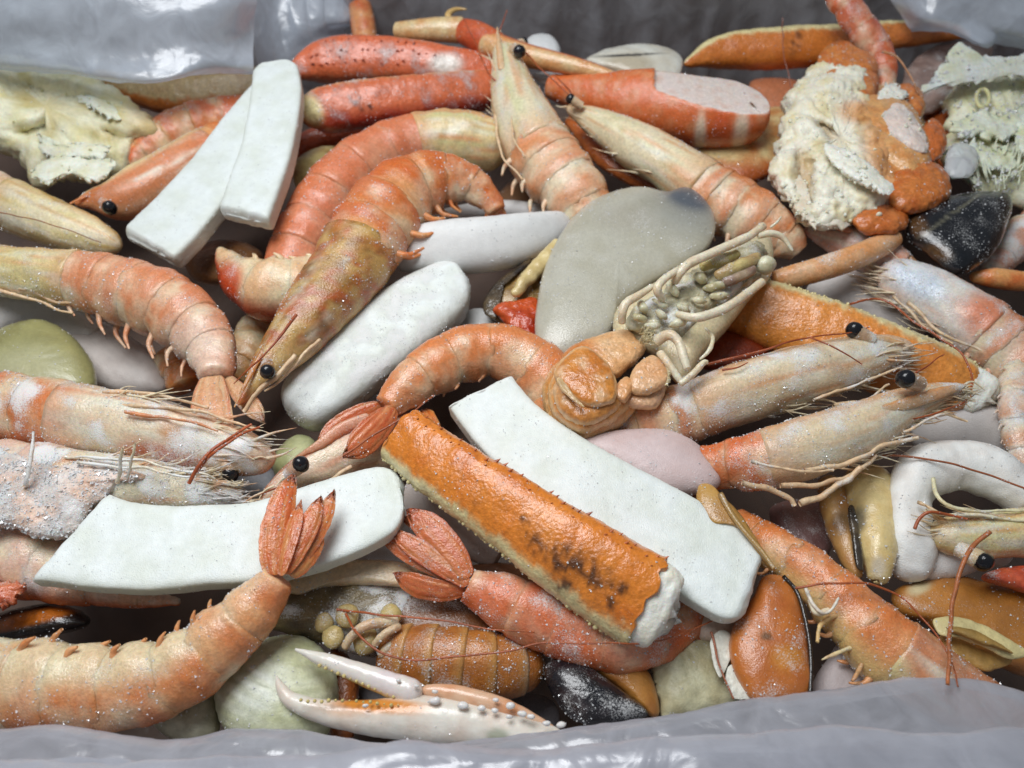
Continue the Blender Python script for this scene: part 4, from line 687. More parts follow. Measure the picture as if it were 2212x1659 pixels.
noodle(T, 'flesh', [(850, 555, 70, 0.2), (900, 540, 100, 0.5), (970, 534, 116, 0.6), (1060, 528, 118, 0.6), (1140, 512, 104, 0.5), (1205, 488, 64, 0.3), (1225, 475, 30, 0.1)], C(224, 224, 222), 'squid', e=2.8, n=60, m=44, caps=(0.3, 0.4), flat=0.8); noodle(T, 'far_rim', [(900, 490, 40, -0.6), (1000, 462, 40, -0.8), (1100, 452, 40, -0.9), (1200, 470, 40, -0.6)], C(206, 204, 202), 'squid'); T.ice(10)
strip('frosted white squid tube half under the dark orange prawn', [(632, 906, 96, 0.1), (700, 838, 138, 0.3), (790, 755, 152, 0.4), (880, 690, 148, 0.4), (955, 640, 126, 0.4), (1005, 610, 90, 0.3)], 1.3, e=2.8, rc=(0.6, 0.7), frost=0.5, ice=110, amp=0.06, group=SQ, name='squid_tube', cat='squid')
T = lump('mussel', 'opened mussel with bright orange roe left of the grey clam', 'mussel', [(1045, 668), (1068, 622), (1120, 580), (1185, 525), (1222, 480), (1215, 560), (1180, 640), (1160, 700), (1155, 740), (1115, 720), (1070, 692)], 0.0, 0.5, C(176, 140, 78), C(110, 84, 54), 'clam', amp=0.14, sc=2.0, group='mussels in the box', ice=8)
lump('', '', '', [(1068, 664), (1105, 650), (1160, 650), (1160, 738), (1118, 718), (1085, 692)], 0.55, 0.3, C(200, 82, 32), C(166, 46, 18), 'crab', amp=0.15, sc=2.2, T=T, part='roe', frost=0.05)
lump('', '', '', [(1042, 668), (1066, 618), (1120, 574), (1150, 556), (1140, 575), (1085, 620), (1066, 660), (1072, 692)], 0.35, 0.2, C(46, 38, 32), C(90, 74, 52), 'mussel', amp=0.06, sc=2, T=T, part='shell')
noodle(T, 'mantle', [(1110, 640, 20, 0.8), (1140, 600, 34, 0.8), (1180, 560, 36, 0.8), (1210, 520, 26, 0.9)], C(206, 182, 124), 'clam', col2=C(226, 206, 150), amp=0.08, sc=3)
CL = [(1155, 712), (1162, 640), (1183, 562), (1218, 494), (1268, 442), (1330, 412), (1390, 404), (1440, 414), (1482, 404), (1520, 428), (1545, 478), (1532, 532), (1484, 574), (1405, 620), (1345, 664), (1320, 720), (1278, 752), (1210, 772), (1168, 752)]
lump('clam_meat', 'big smooth grey clam meat with a dark bluish tip in the middle', 'clam', CL, 1.0, 0.62, C(186, 183, 168), C(178, 174, 156), 'clam', amp=0.04, sc=0.6, frost=0.2, ice=24, n=24, m=140, a=0.6, fine=0.012, tint=lambda g, c: mix(mix(c, C(92, 98, 106), np.clip(spot(g.X, g.Y, 1488, 408, 60, 34, 20, 0.7) + 0.45 * spot(g.X, g.Y, 1500, 440, 90, 60, 0, 0.8), 0, 1)), C(166, 160, 146), spot(g.X, g.Y, 1350, 470, 60, 30) * 0.5))
prawn('plump prawn at the left with its tail fan pointing down', [(-90, 560, 100, 0.6), (0, 584, 112, 0.8), (90, 594, 116, 0.9), (180, 604, 124, 0.9), (275, 628, 142, 0.9), (370, 664, 146, 1.0), (438, 724, 124, 1.0), (466, 780, 92, 1.1), (466, 815, 70, 1.2)], dorsal=1, hf=0.36, frost=0.22, ice=26, pal=dict(head=C(216, 200, 144), head2=C(226, 218, 178), headedge=C(212, 150, 96), shell=C(220, 150, 112), pale=C(230, 196, 164), dark=C(206, 110, 66), tail=C(228, 176, 134), tailedge=C(210, 100, 66)), swimlen=0.5, legs=[dict(p=[(40, 625, 1.0), (120, 650, 0.8), (230, 660, 0.8)], r=0.09), dict(p=[(-20, 620, 1), (60, 648, 0.8), (160, 676, 0.6)], r=0.09)], bodycol=lambda g, c, k: mix(c, C(232, 208, 190), spot(g.X, g.Y, 420, 770, 70, 90) * 0.7),
    fan=[(466, 812, 474, 900, 44, 1.25, 1.3), (458, 812, 470, 978, 84, 1.3, 1.4, 0.04), (490, 815, 568, 908, 40, 1.15, 1.15)])
prawn('dark orange prawn with a brown head, its curled tail over the white ring', [(513, 876, 10, 1.4), (545, 835, 40, 1.4), (590, 780, 84, 1.4), (640, 722, 118, 1.4), (695, 654, 146, 1.4), (752, 580, 162, 1.4), (806, 490, 168, 1.4), (868, 418, 154, 1.4), (945, 386, 120, 1.3), (1012, 396, 84, 1.1), (1056, 430, 56, 0.8), (1072, 456, 44, 0.6)], blotch=0.4, dorsal=1, hf=0.47, frost=0.2, ice=28, eyes=[(578, 803, 2.3, 17)], pal=dict(head=C(164, 122, 62), head2=C(186, 146, 82), headedge=C(192, 116, 52), shell=C(206, 104, 46), pale=C(226, 160, 104), dark=C(186, 66, 32), tail=C(206, 110, 66)), swimlen=0.42,
    rostrum=[(640, 640, 14, 2.0), (590, 720, 14, 1.9), (540, 810, 10, 1.8), (506, 880, 3, 1.7)], headcol=lambda g, c: mix(mix(mix(mix(c, C(120, 82, 40), np.clip(fbm(g.V, 2.6, 4, 2) * 2.6, 0, 0.8)), C(186, 84, 44), np.clip(ridged(g.V, 1.3, 4, 3) * 2.0 - 0.9, 0, 0.7)), C(206, 172, 104), np.clip(fbm(g.V, 1.6, 4, 8) * 3, 0, 0.7)), C(216, 186, 126), spot(g.X, g.Y, 600, 800, 70, 30, -48) * 0.7), legs=[dict(p=[(640, 770, 2.0), (600, 810, 2.0), (550, 860, 1.8), (528, 885, 1.6)], r=0.10, r1=0.06), dict(p=[(690, 730, 1.9), (630, 800, 1.8), (575, 850, 1.6)], r=0.08)], feelers=[dict(p=[(640, 680, 2.5), (590, 745, 2.6), (545, 790, 2.4), (505, 830, 2.0)], r=0.05)],
    fan=[(1068, 450, 1092, 470, 26, 0.6, 0.4), (1062, 455, 1056, 480, 26, 0.6, 0.4)])
T = prawn('pink headed prawn with black eye under the reddish tail fan', [(560, 1086, 16, 0.8), (610, 1050, 56, 0.8), (680, 1012, 92, 0.7), (760, 980, 110, 0.6), (850, 960, 118, 0.4), (940, 930, 100, 0.1)], dorsal=1, hf=0.85, nseg=1, swim=False, eyes=[(650, 1003, 1.7, 18)], pal=dict(head=C(230, 196, 168), head2=C(228, 208, 178), headedge=C(208, 118, 74)), rostrum=[(800, 900, 22, 1.3), (740, 925, 26, 1.3), (690, 960, 20, 1.3), (648, 984, 6, 1.2)], bristle=30, legs=[dict(p=[(760, 1010, 1.2), (680, 1050, 1.2), (600, 1080, 1.1)], r=0.09), dict(p=[(720, 1030, 1.2), (640, 1060, 1.2), (570, 1088, 1.1)], r=0.06)], feelers=[dict(p=[(640, 1040, 1.6), (600, 1055, 1.6), (560, 1070, 1.4)])])
prawn('orange prawn curled in an arch in the centre, tail to the lower left', [(1215, 960, 90, 0.2), (1216, 900, 122, 0.5), (1192, 832, 126, 0.7), (1130, 776, 122, 0.9), (1050, 754, 116, 1.0), (972, 776, 118, 1.0), (910, 812, 104, 1.1), (862, 852, 80, 1.1), (836, 880, 62, 1.1)], blotch=0.55, dorsal=-1, head=False, nseg=6, frost=0.12, ice=18, pal=dict(shell=C(222, 144, 92), pale=C(230, 180, 140), dark=C(208, 118, 62), tail=C(208, 104, 60), tailedge=C(190, 62, 48)), swimlen=0.2,
    fan=[(836, 884, 752, 968, 40, 1.2, 1.3), (850, 880, 748, 985, 56, 1.35, 1.45, -0.05), (822, 876, 690, 960, 46, 1.0, 0.9, 0.05)])
# curled slipper lobster on its back
SL = lambda pts: [(1138.5 + q[0] * 0.3105, 460.8 + q[1] * 0.3105) + tuple(q[2:]) for q in pts]
T = Thing('slipper_lobster', 'small curled slipper lobster on its back, orange rings and cream legs', 'slipper lobster', P(1420, 720, 1.6))
lump('', '', '', SL([(600, 830), (640, 640), (900, 480), (1100, 340), (1400, 210), (1640, 120), (1712, 250), (1695, 430), (1560, 590), (1400, 800), (1240, 980), (1090, 1190), (990, 1130), (900, 1000), (700, 900)]), 1.4, 0.75, C(214, 200, 162), C(220, 204, 168), 'prawn', amp=0.04, T=T, part='carapace', n=18, m=90, a=0.6)
lump('', '', '', SL([(690, 800), (740, 660), (920, 560), (1100, 430), (1350, 300), (1600, 190), (1660, 300), (1620, 440), (1400, 600), (1200, 740), (1080, 860), (900, 850)]), 1.95, 0.38, C(150, 142, 116), C(210, 202, 168), 'prawn', amp=0.20, sc=2.6, T=T, part='underside', fine=0.05, n=18, m=90, frost=0.55, nsc=3)
for x, y, r, w, an in ((1010, 520, 66, 36, 50), (805, 650, 56, 34, 60), (780, 725, 60, 30, 20), (1200, 445, 56, 44, 30), (1300, 510, 84, 40, -10), (1340, 575, 70, 34, 0), (1195, 605, 62, 30, 10), (925, 625, 60, 26, 30), (1045, 765, 70, 40, -20), (935, 705, 50, 30, 40), (1650, 360, 50, 80, 0), (1090, 660, 56, 30, 30), (870, 780, 60, 30, 0)):
    an = math.radians(an); q = [(x - r * math.cos(an), y - r * math.sin(an), w * 0.5 * .31, 2.3), (x - r * .3 * math.cos(an), y - r * .3 * math.sin(an), w * 1.5 * .31, 2.5), (x + r * .4 * math.cos(an), y + r * .4 * math.sin(an), w * 1.7 * .31, 2.5), (x + r * math.cos(an), y + r * math.sin(an), w * 0.7 * .31, 2.35)]
    noodle(T, 'leg_base', SL(q), C(222, 218, 190), 'prawn', col2=C(180, 172, 132), amp=0.06, sc=3.0, m=18, n=18, frost=0.3)
noodle(T, 'mouth_plate', SL([(1300, 440, 24, 2.6), (1430, 390, 30, 2.7), (1560, 330, 26, 2.7), (1620, 290, 12, 2.6)]), C(176, 150, 104), 'prawn', col2=C(206, 190, 130), amp=.06, frost=.35); noodle(T, 'mouth_plate', SL([(1350, 480, 22, 2.5), (1470, 440, 26, 2.6), (1590, 380, 20, 2.6)]), C(150, 122, 106), 'prawn', col2=C(180, 160, 130), amp=.06, frost=.35); noodle(T, 'mouth_plate', SL([(1200, 380, 22, 2.5), (1330, 330, 28, 2.6), (1480, 280, 22, 2.6)]), C(200, 186, 120), 'prawn', col2=C(176, 160, 100), amp=.06, frost=.35)
LC, LC2 = C(234, 224, 200), C(222, 200, 166)
for q in ([(1650, 80, 17, 2.9), (1560, 150, 18, 3.0), (1480, 190, 20, 3.0), (1300, 270, 20, 3.0), (1130, 350, 21, 3.0), (1060, 420, 19, 2.9), (1020, 490, 16, 2.6)], [(1060, 385, 14, 2.9), (940, 470, 17, 3.0), (905, 540, 18, 2.9), (955, 605, 16, 2.6)], [(880, 505, 12, 2.7), (770, 575, 17, 2.8), (690, 625, 19, 2.8), (665, 690, 18, 2.7), (660, 770, 15, 2.4)], [(1645, 470, 18, 2.7), (1540, 550, 19, 2.8), (1430, 630, 20, 2.9), (1310, 690, 21, 2.9), (1170, 725, 20, 2.9), (1040, 700, 16, 2.6)],
          [(890, 895, 24, 2.4), (985, 845, 24, 2.7), (1050, 890, 20, 2.7), (1090, 1000, 20, 2.6), (1120, 1090, 17, 2.5)], [(920, 965, 18, 2.3), (980, 1040, 17, 2.4), (1040, 1130, 16, 2.3), (1080, 1180, 14, 2.2)], [(1060, 1190, 14, 2.3), (1140, 1130, 15, 2.4), (1230, 1040, 13, 2.5), (1262, 1045, 7, 2.5)], [(1235, 795, 5, 2.3), (1290, 860, 9, 2.4), (1270, 950, 9, 2.4), (1200, 1020, 6, 2.3)], [(1600, 160, 14, 2.9), (1700, 140, 15, 2.9), (1780, 170, 13, 2.8), (1850, 265, 5, 2.6)], [(1690, 100, 5, 2.8), (1740, 60, 6, 2.9), (1770, 20, 3, 3.0)]):
    noodle(T, 'leg', SL(q), LC, 'prawn', col2=LC2, caps=(0.06, 0.06), m=14)
# abdomen rings, from the thorax down to the tail
def ring_plate(o, z, H, col, col2, part='tail_plate', **k): lump('', '', '', SL(o), z, H * 0.8, col, col2, 'crab', T=T, part=part, amp=0.05, sc=1.8, fine=0.025, n=18, m=96, a=k.pop('a', 0.42), tint=k.pop('tint', lambda g, c: mix(mix(c, C(232, 196, 142), sstep(0.86, 0.97, g.s) * 0.7), C(226, 190, 150), np.clip(fbm(g.V, 2.2, 4, 7) * 2.6 - 0.2, 0, 0.7))), **k)
ring_plate([(100, 1260), (130, 1150), (200, 1060), (320, 1020), (500, 1080), (610, 1200), (640, 1300), (770, 1350), (660, 1480), (520, 1560), (380, 1592), (260, 1540), (140, 1430)], 1.2, 1.05, C(206, 140, 70), C(190, 122, 56))
ring_plate([(240, 1010), (360, 905), (660, 812), (770, 880), (825, 955), (700, 1090), (610, 1150), (400, 1100)], 1.75, 0.5, C(224, 168, 112), C(230, 192, 148), tint=lambda g, c: mix(c, C(206, 124, 56), spot(g.X, g.Y, 1250, 770, 40, 40)))
ring_plate([(186, 1115), (280, 985), (400, 925), (510, 1000), (600, 1105), (616, 1300), (440, 1352), (290, 1260)], 2.35, 0.42, C(212, 138, 60), C(198, 118, 46), frost=0.05)
O1 = [(100, 1260), (130, 1150), (200, 1060), (320, 1020), (500, 1080), (610, 1200), (640, 1300), (770, 1350), (660, 1480), (520, 1560), (380, 1592), (260, 1540), (140, 1430)]
for sc_, zz, hh in ((0.86, 1.65, 0.72), (0.73, 1.9, 0.66)): ring_plate([(400 + (x - 400) * sc_, 1215 + (y - 1215) * sc_) for x, y in O1], zz, hh, C(212, 146, 76), C(194, 120, 54))
ring_plate([(205, 1160), (240, 1150), (330, 1275), (400, 1345), (350, 1325), (250, 1240)], 2.6, 0.06, C(206, 176, 130), C(190, 150, 100), part='membrane')
ring_plate([(640, 1290), (700, 1200), (850, 1230), (965, 1200), (910, 1345), (780, 1362), (680, 1340)], 1.75, 0.4, C(226, 184, 148), C(220, 168, 124))
ring_plate([(705, 1190), (760, 1060), (870, 988), (955, 1050), (982, 1170), (860, 1255), (740, 1255)], 2.15, 0.36, C(222, 164, 112), C(228, 182, 138))
ring_plate([(600, 1270), (620, 1190), (690, 1140), (740, 1180), (730, 1250), (680, 1320), (610, 1300)], 2.1, 0.36, C(220, 158, 102), C(228, 190, 150))
gs = []
for k in range(60):
    x, y = SL([(RNG.uniform(780, 870), RNG.uniform(830, 910))])[0]; a = RNG.normal(-0.7, 0.5); gs.append(wire([P(x, y, 2.2), P(x + 10 * math.cos(a), y + 10 * math.sin(a), 2.5), P(x + 18 * math.cos(a), y + 18 * math.sin(a), 2.55)], 0.014, 0.006, 4))
for k in range(50):
    q = k / 50; x, y = SL([(930 + 50 * math.sin(q * 2.6), 1010 + 190 * q)])[0]; gs.append(wire([P(x, y, 2.35), P(x + RNG.uniform(4, 9), y + RNG.normal() * 3, 2.4)], 0.012, 0.005, 4))
g = join(gs); T.add('hairs', g, np.tile(C(222, 206, 160), (len(g.V), 1)), 'fibre', 0.2, kind='stuff')
T.ice(26, mask=lambda X, Y: np.where(X + Y * 0.2 > 1520, 1.0, 0.25))

# orange crab leg on the right with prawn heads on it
crab_leg('wide orange crab leg at the right under the two prawn heads', [(1560, 648, 110, 0.3), (1640, 672, 138, 0.4), (1750, 712, 152, 0.5), (1880, 764, 156, 0.5), (2000, 808, 146, 0.5), (2080, 836, 116, 0.5), (2120, 850, 84, 0.5)], dorsal=-1, edge_w=0.82, col=C(224, 142, 62), ice=8, caps=(0.3, 0.6), nub=0.05, flat=0.6, dark=BROWN, spots=[(1957, 768, 6, 10, 30, 0.5), (2010, 840, 5, 5, 0, .5)], cut=dict(s=[(2060, 828, 110, 0.5), (2110, 848, 96, 0.5), (2140, 866, 80, 0.45)]))
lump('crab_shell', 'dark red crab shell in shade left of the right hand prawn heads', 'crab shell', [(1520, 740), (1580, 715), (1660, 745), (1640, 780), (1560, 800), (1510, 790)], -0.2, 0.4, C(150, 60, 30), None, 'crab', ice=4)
fr_l = dict(head=C(226, 206, 172), head2=C(230, 224, 204), headedge=C(212, 150, 100), shell=C(218, 164, 120), pale=C(230, 200, 164))
prawn('frosty prawn head, upper of two, over the wide orange crab leg', [(1975, 752, 30, 1.5), (1915, 762, 78, 1.5), (1830, 784, 114, 1.5), (1725, 812, 128, 1.5), (1610, 846, 132, 1.4), (1500, 884, 128, 1.2), (1390, 915, 120, 0.8), (1330, 930, 90, 0.4)], dorsal=-1, hf=0.72, nseg=3, swim=False, frost=0.45, ice=40, eyes=[(1845, 713, 2.2, 18)], pal=fr_l, bristle=60, rostrum=[(1750, 752, 14, 2.0), (1820, 740, 20, 2.0), (1890, 734, 20, 2.0), (1955, 742, 5, 1.9)], legs=[dict(p=[(1760, 862, 1.6), (1850, 830, 1.6), (1950, 790, 1.6)], r=0.07), dict(p=[(1800, 880, 1.3), (1880, 860, 1.3), (1920, 832, 1.3)], r=0.09)], feelers=[dict(p=[(1530, 786, 1.9), (1659, 755, 2.2), (1745, 729, 2.3), (1840, 718, 2.3), (1880, 706, 2.3)], r=0.04), dict(p=[(1750, 728, 2.4), (1800, 752, 2.6), (1860, 790, 2.5)], r=0.025), dict(p=[(1560, 800, 2.2), (1590, 795, 2.3), (1615, 783, 2.3)], r=0.03)])
prawn('frosty prawn head, lower of two, with a black eye and orange neck', [(2090, 838, 18, 2.0), (2035, 850, 48, 2.0), (1955, 878, 84, 2.0), (1865, 922, 116, 2.0), (1762, 960, 132, 1.9), (1660, 990, 128, 1.7), (1570, 1002, 104, 1.4), (1500, 1010, 80, 1.0)], dorsal=-1, hf=0.74, nseg=2, swim=False, frost=0.4, ice=40, eyes=[(1956, 818, 3.0, 21)], pal=dict(fr_l, shell=C(216, 112, 64), dark=C(200, 78, 40), pale=C(222, 150, 104)), bristle=90, rostrum=[(1890, 892, 20, 2.5), (1960, 872, 26, 2.5), (2035, 848, 24, 2.4), (2088, 832, 6, 2.3)],
      legs=[dict(p=[(1740, 1020, 2.2), (1830, 1000, 2.2), (1910, 965, 2.1), (1980, 948, 2.0)], r=0.10, r1=0.05), dict(p=[(1690, 1052, 2.0), (1780, 1050, 2.0), (1860, 1010, 2.0), (1890, 985, 2.0)], r=0.10, r1=0.05), dict(p=[(1600, 1040, 2.0), (1700, 1072, 1.9), (1720, 1092, 1.8)], r=0.12, r1=0.06), dict(p=[(1730, 1088, 2.0), (1800, 1060, 2.1), (1860, 1010, 2.2)], r=0.13, r1=0.07), dict(p=[(1620, 1000, 2.6), (1720, 1018, 2.6), (1800, 1018, 2.5)], r=0.06), dict(p=[(1950, 930, 2.2), (2020, 900, 2.2), (2085, 910, 2.0)], r=0.07)], feelers=[dict(p=[(1930, 824, 2.9), (1990, 800, 3.0), (2040, 766, 2.9)], r=0.03)])
lump('octopus_piece', 'smooth pinkish grey squid piece below the curled slipper lobster', 'squid', [(1255, 955), (1320, 932), (1420, 928), (1485, 945), (1532, 985), (1557, 1022), (1552, 1050), (1520, 1068), (1450, 1068), (1380, 1045), (1310, 1005)], 1.3, 0.6, C(216, 196, 194), C(210, 186, 182), 'squid', amp=0.04, frost=0.2, ice=20, group=SQ)
T = prawn('frosty prawn at the right with an orange spotted neck', [(1890, 584, 40, 0.3), (1935, 602, 92, 0.4), (2010, 640, 124, 0.5), (2095, 696, 138, 0.5), (2170, 752, 146, 0.4), (2260, 830, 150, 0.2)], dorsal=1, hf=0.6, nseg=3, frost=0.4, ice=40, pal=dict(head=C(228, 216, 206), head2=C(230, 228, 222), headedge=C(226, 190, 168), shell=C(222, 156, 118), pale=C(230, 200, 176), dark=C(212, 116, 70)), headcol=lambda g, c: mix(mix(c, C(206, 218, 232), spot(g.X, g.Y, 1985, 606, 66, 34, 28) * 0.9), C(216, 120, 72), spot(g.X, g.Y, 2140, 685, 66, 50, 20) * 0.85), bristle=40, legs=[dict(p=[(1960, 655, 0.9), (2040, 720, 0.9), (2120, 760, 0.8)], r=0.10), dict(p=[(1930, 640, 0.9), (1990, 700, 0.8), (2060, 740, 0.8)], r=0.08)])
prawn('pale pink frosty prawn body with a feeler base behind the slipper lobster', [(1736, 496, 16, 0.4), (1790, 512, 56, 0.4), (1860, 538, 86, 0.3), (1930, 580, 90, 0.1), (1990, 640, 80, -0.3)], dorsal=1, hf=0.7, nseg=2, swim=False, frost=0.5, ice=36, pal=dict(head=C(226, 184, 166), head2=C(230, 204, 190), headedge=C(214, 130, 90)), rostrum=[(1840, 500, 12, 0.9), (1790, 486, 12, 0.9), (1740, 478, 3, 0.8)])
T = Thing('prawn_limb', 'orange frosted feeler base between the slipper lobster and the orange crab leg', 'prawn leg', P(1800, 565, 0.9)); noodle(T, 'shell', [(1668, 606, 40, 0.6), (1740, 590, 52, 0.8), (1830, 562, 54, 1.0), (1900, 532, 50, 1.0), (1940, 510, 34, 1.0)], C(224, 160, 104), 'prawn', col2=C(230, 190, 150), frost=0.3); T.ice(30)
T = Thing('prawn_limb', 'small orange prawn leg at the right edge', 'prawn leg', P(2160, 605, 0.5)); noodle(T, 'shell', [(2094, 598, 18, 0.4), (2140, 600, 42, 0.5), (2190, 606, 44, 0.5), (2240, 610, 40, 0.5)], C(226, 166, 104), 'prawn', col2=C(214, 120, 62), frost=0.2); T.ice(20)
prawn('whitish frosted prawn along the right edge', [(2215, 760, 50, 0.6), (2196, 820, 66, 0.6), (2196, 890, 70, 0.6), (2206, 960, 66, 0.5), (2230, 1020, 60, 0.4)], dorsal=1, head=False, nseg=5, frost=0.45, ice=36, pal=dict(shell=C(228, 202, 176), pale=C(232, 218, 204), dark=C(216, 160, 120)))
T = Thing('octopus_tentacle', 'white knobbly octopus arm curled at the right', 'octopus', P(2050, 1080, 0.6))
noodle(T, 'arm', [(1930, 1242, 76, 0.5), (1962, 1190, 116, 0.7), (1962, 1120, 96, 0.9), (1966, 1056, 96, 1.0), (2010, 1014, 104, 1.1), (2080, 1006, 112, 1.1), (2150, 1030, 110, 1.1), (2230, 1076, 100, 1.0)], C(240, 240, 236), 'squid', n=130, m=56, amp=0.16, sc=0.9, caps=(0.4, 0.3), col2=C(232, 228, 222), e=2.2, frost=0.1)
noodle(T, 'arm', [(1960, 1225, 70, 0.3), (2030, 1212, 90, 0.4), (2100, 1192, 80, 0.4), (2180, 1184, 70, 0.3)], C(234, 230, 226), 'squid', amp=0.10, sc=1.2, caps=(0.3, 0.3))
T.ice(12)
T = Thing('mussel', 'tan mussel meat with two lobes and a dark stripe between them', 'mussel', P(1860, 1140, 0.7), 'mussels in the box')
noodle(T, 'lobe', [(1790, 1030, 56, 0.4), (1808, 1110, 62, 0.5), (1832, 1190, 50, 0.6), (1855, 1250, 24, 0.6)], C(206, 164, 100), 'clam', col2=C(188, 134, 76), caps=(0.3, 0.15), amp=0.05, tint=lambda g, c: mix(c, C(120, 92, 66), spot(g.X, g.Y, 1818, 1128, 20, 24) * 0.7))
noodle(T, 'lobe', [(1860, 1010, 90, 0.5), (1880, 1070, 110, 0.6), (1890, 1140, 98, 0.8), (1897, 1205, 76, 0.9), (1900, 1264, 34, 0.8)], C(226, 204, 146), 'clam', col2=C(214, 184, 120), caps=(0.4, 0.2), amp=0.06, n=60, m=36, tint=lambda g, c: mix(mix(c, C(90, 84, 76), spot(g.X, g.Y, 1855, 1125, 16, 30, 10) * 0.8), C(206, 196, 176), spot(g.X, g.Y, 1898, 1225, 16, 24) * 0.8))
lump('', '', '', [(1832, 1100), (1845, 1096), (1856, 1150), (1866, 1210), (1862, 1232), (1848, 1220), (1838, 1160)], 1.05, 0.12, C(60, 52, 44), C(90, 76, 54), 'mussel', T=T, part='byssus'); T.ice(26)
T = prawn('see through yellowish prawn head at the right edge over the octopus arm', [(2000, 1150, 40, 1.2), (2050, 1155, 84, 1.2), (2120, 1155, 100, 1.2), (2260, 1150, 110, 1.2)], dorsal=-1, hf=0.95, nseg=1, swim=False, frost=0.3, ice=20, pal=dict(head=C(230, 220, 176), head2=C(226, 210, 150), headedge=C(218, 160, 96)), eyes=[(2124, 1214, 1.7, 22)], bristle=26, legs=[dict(p=[(1980, 1085, 1.6), (2060, 1110, 1.7), (2140, 1116, 1.7), (2220, 1108, 1.7)], r=0.07), dict(p=[(2012, 1030, 1.7), (2040, 1080, 1.8), (2110, 1105, 1.8), (2220, 1100, 1.8)], r=0.09, c=C(230, 222, 180)), dict(p=[(2000, 1100, 1.8), (2090, 1112, 1.8), (2220, 1124, 1.8)], r=0.08, c=C(232, 222, 184))])
lump('crab_shell', 'bright red shell piece at the right edge beside the big dark eye', 'crab shell', [(2120, 1250), (2160, 1228), (2260, 1225), (2260, 1285), (2180, 1270)], 1.0, 0.35, C(190, 78, 48), C(206, 110, 72), 'crab', amp=0.1, frost=0.3)

# ================================================================== left middle and front rows
lump('clam', 'greenish closed clam at the left edge', 'clam', [(-60, 770), (-10, 722), (40, 698), (92, 694), (142, 716), (182, 756), (204, 800), (200, 850), (100, 870), (0, 860), (-60, 830)], -0.1, 0.9, C(164, 160, 108), C(146, 142, 94), 'clam', amp=0.04, ring=(90, 640, 18, 0.05), part='shell', group='clams in the box', tint=lambda g, c: mix(c, C(186, 184, 150), spot(g.X, g.Y, 60, 800, 90, 50) * 0.6), ice=8)
prawn('frost covered prawn head at the left, upper of two', [(598, 985, 44, 1.2), (556, 985, 86, 1.2), (440, 960, 122, 1.2), (320, 928, 146, 1.2), (180, 906, 150, 1.1), (60, 890, 150, 1.0), (-90, 870, 150, 0.8)], dorsal=1, hf=0.62, nseg=3, swim=False, frost=0.5, ice=50, bristle=40, pal=dict(head=C(230, 210, 180), head2=C(230, 222, 200), headedge=C(214, 128, 78), shell=C(210, 122, 70), pale=C(226, 176, 136), dark=C(190, 84, 40)), eyes=[(497, 1025, 1.2, 19)], headcol=lambda g, c: mix(mix(c, C(190, 80, 40), spot(g.X, g.Y, 350, 985, 90, 24, 12) * 0.8), C(200, 126, 50), spot(g.X, g.Y, 380, 940, 40, 20, 20) * 0.7), legs=[dict(p=[(240, 870, 2.0), (360, 880, 2.0), (480, 900, 1.9), (560, 930, 1.8)], r=0.09), dict(p=[(220, 850, 1.9), (330, 850, 1.9), (450, 880, 1.8)], r=0.10), dict(p=[(270, 890, 2.1), (380, 905, 2.1), (470, 925, 2.0)], r=0.07, c=C(216, 140, 90))])
prawn('frost covered prawn head at the left, lower of two, above the white strip', [(528, 1078, 40, 0.9), (440, 1066, 84, 1.0), (310, 1050, 118, 1.0), (160, 1040, 140, 1.0), (20, 1030, 150, 0.9), (-90, 1020, 150, 0.8)], dorsal=1, hf=0.6, nseg=3, swim=False, frost=0.7, ice=90, bristle=70, pal=dict(head=C(230, 218, 190), head2=C(228, 216, 186), headedge=C(216, 140, 90), shell=C(220, 170, 140)), headcol=lambda g, c: mix(c, C(222, 140, 90), spot(g.X, g.Y, 190, 1070, 50, 16, 10) * 0.8), legs=[dict(p=[(140, 985, 1.8), (260, 990, 1.9), (400, 1015, 1.8), (470, 1040, 1.6)], r=0.06, c=C(236, 228, 206)), dict(p=[(170, 1000, 1.9), (280, 1010, 1.9), (420, 1030, 1.8)], r=0.06, c=C(236, 228, 206)), dict(p=[(250, 1042, 2.0), (262, 1000, 2.5), (266, 965, 2.9)], r=0.08, c=C(230, 214, 180)), dict(p=[(270, 1035, 2.0), (288, 990, 2.5), (290, 955, 2.8)], r=0.06, c=C(230, 214, 180)), dict(p=[(55, 1050, 1.9), (62, 990, 2.4), (70, 930, 2.6)], r=0.09, c=C(222, 196, 170))], bodycol=lambda g, c, k: mix(c, C(226, 216, 216), 0.45))
T = Thing('frost_crust', 'thick sparkling crust of frost over the lower frosted head at the left edge', 'frost', P(100, 1040, 1.7))
lump('', '', '', [(-60, 985), (40, 970), (150, 985), (260, 1000), (330, 1030), (260, 1050), (200, 1100), (160, 1150), (90, 1160), (20, 1140), (-60, 1140)], 1.45, 0.42, C(228, 216, 208), C(230, 190, 164), 'meat', amp=0.16, sc=1.6, T=T, part='crust', frost=0.45, kind=fbm, jag=0.6, fine=0.05, n=26, m=140); T.ice(90, (0.008, 0.045), 1.2, -0.2)
prawn('pale smooth prawn under the left end of the white strip', [(-100, 1170, 170, 0.2), (0, 1195, 165, 0.3), (100, 1230, 140, 0.3), (200, 1262, 96, 0.3), (300, 1288, 52, 0.3), (388, 1300, 16, 0.3)], dorsal=-1, head=False, nseg=5, swim=False, frost=0.25, ice=16, pal=dict(shell=C(226, 196, 178), pale=C(230, 218, 214), dark=C(220, 160, 120)), bodycol=lambda g, c, k: mix(c, C(212, 112, 62), sstep(0.25, 0.85, g.u)))
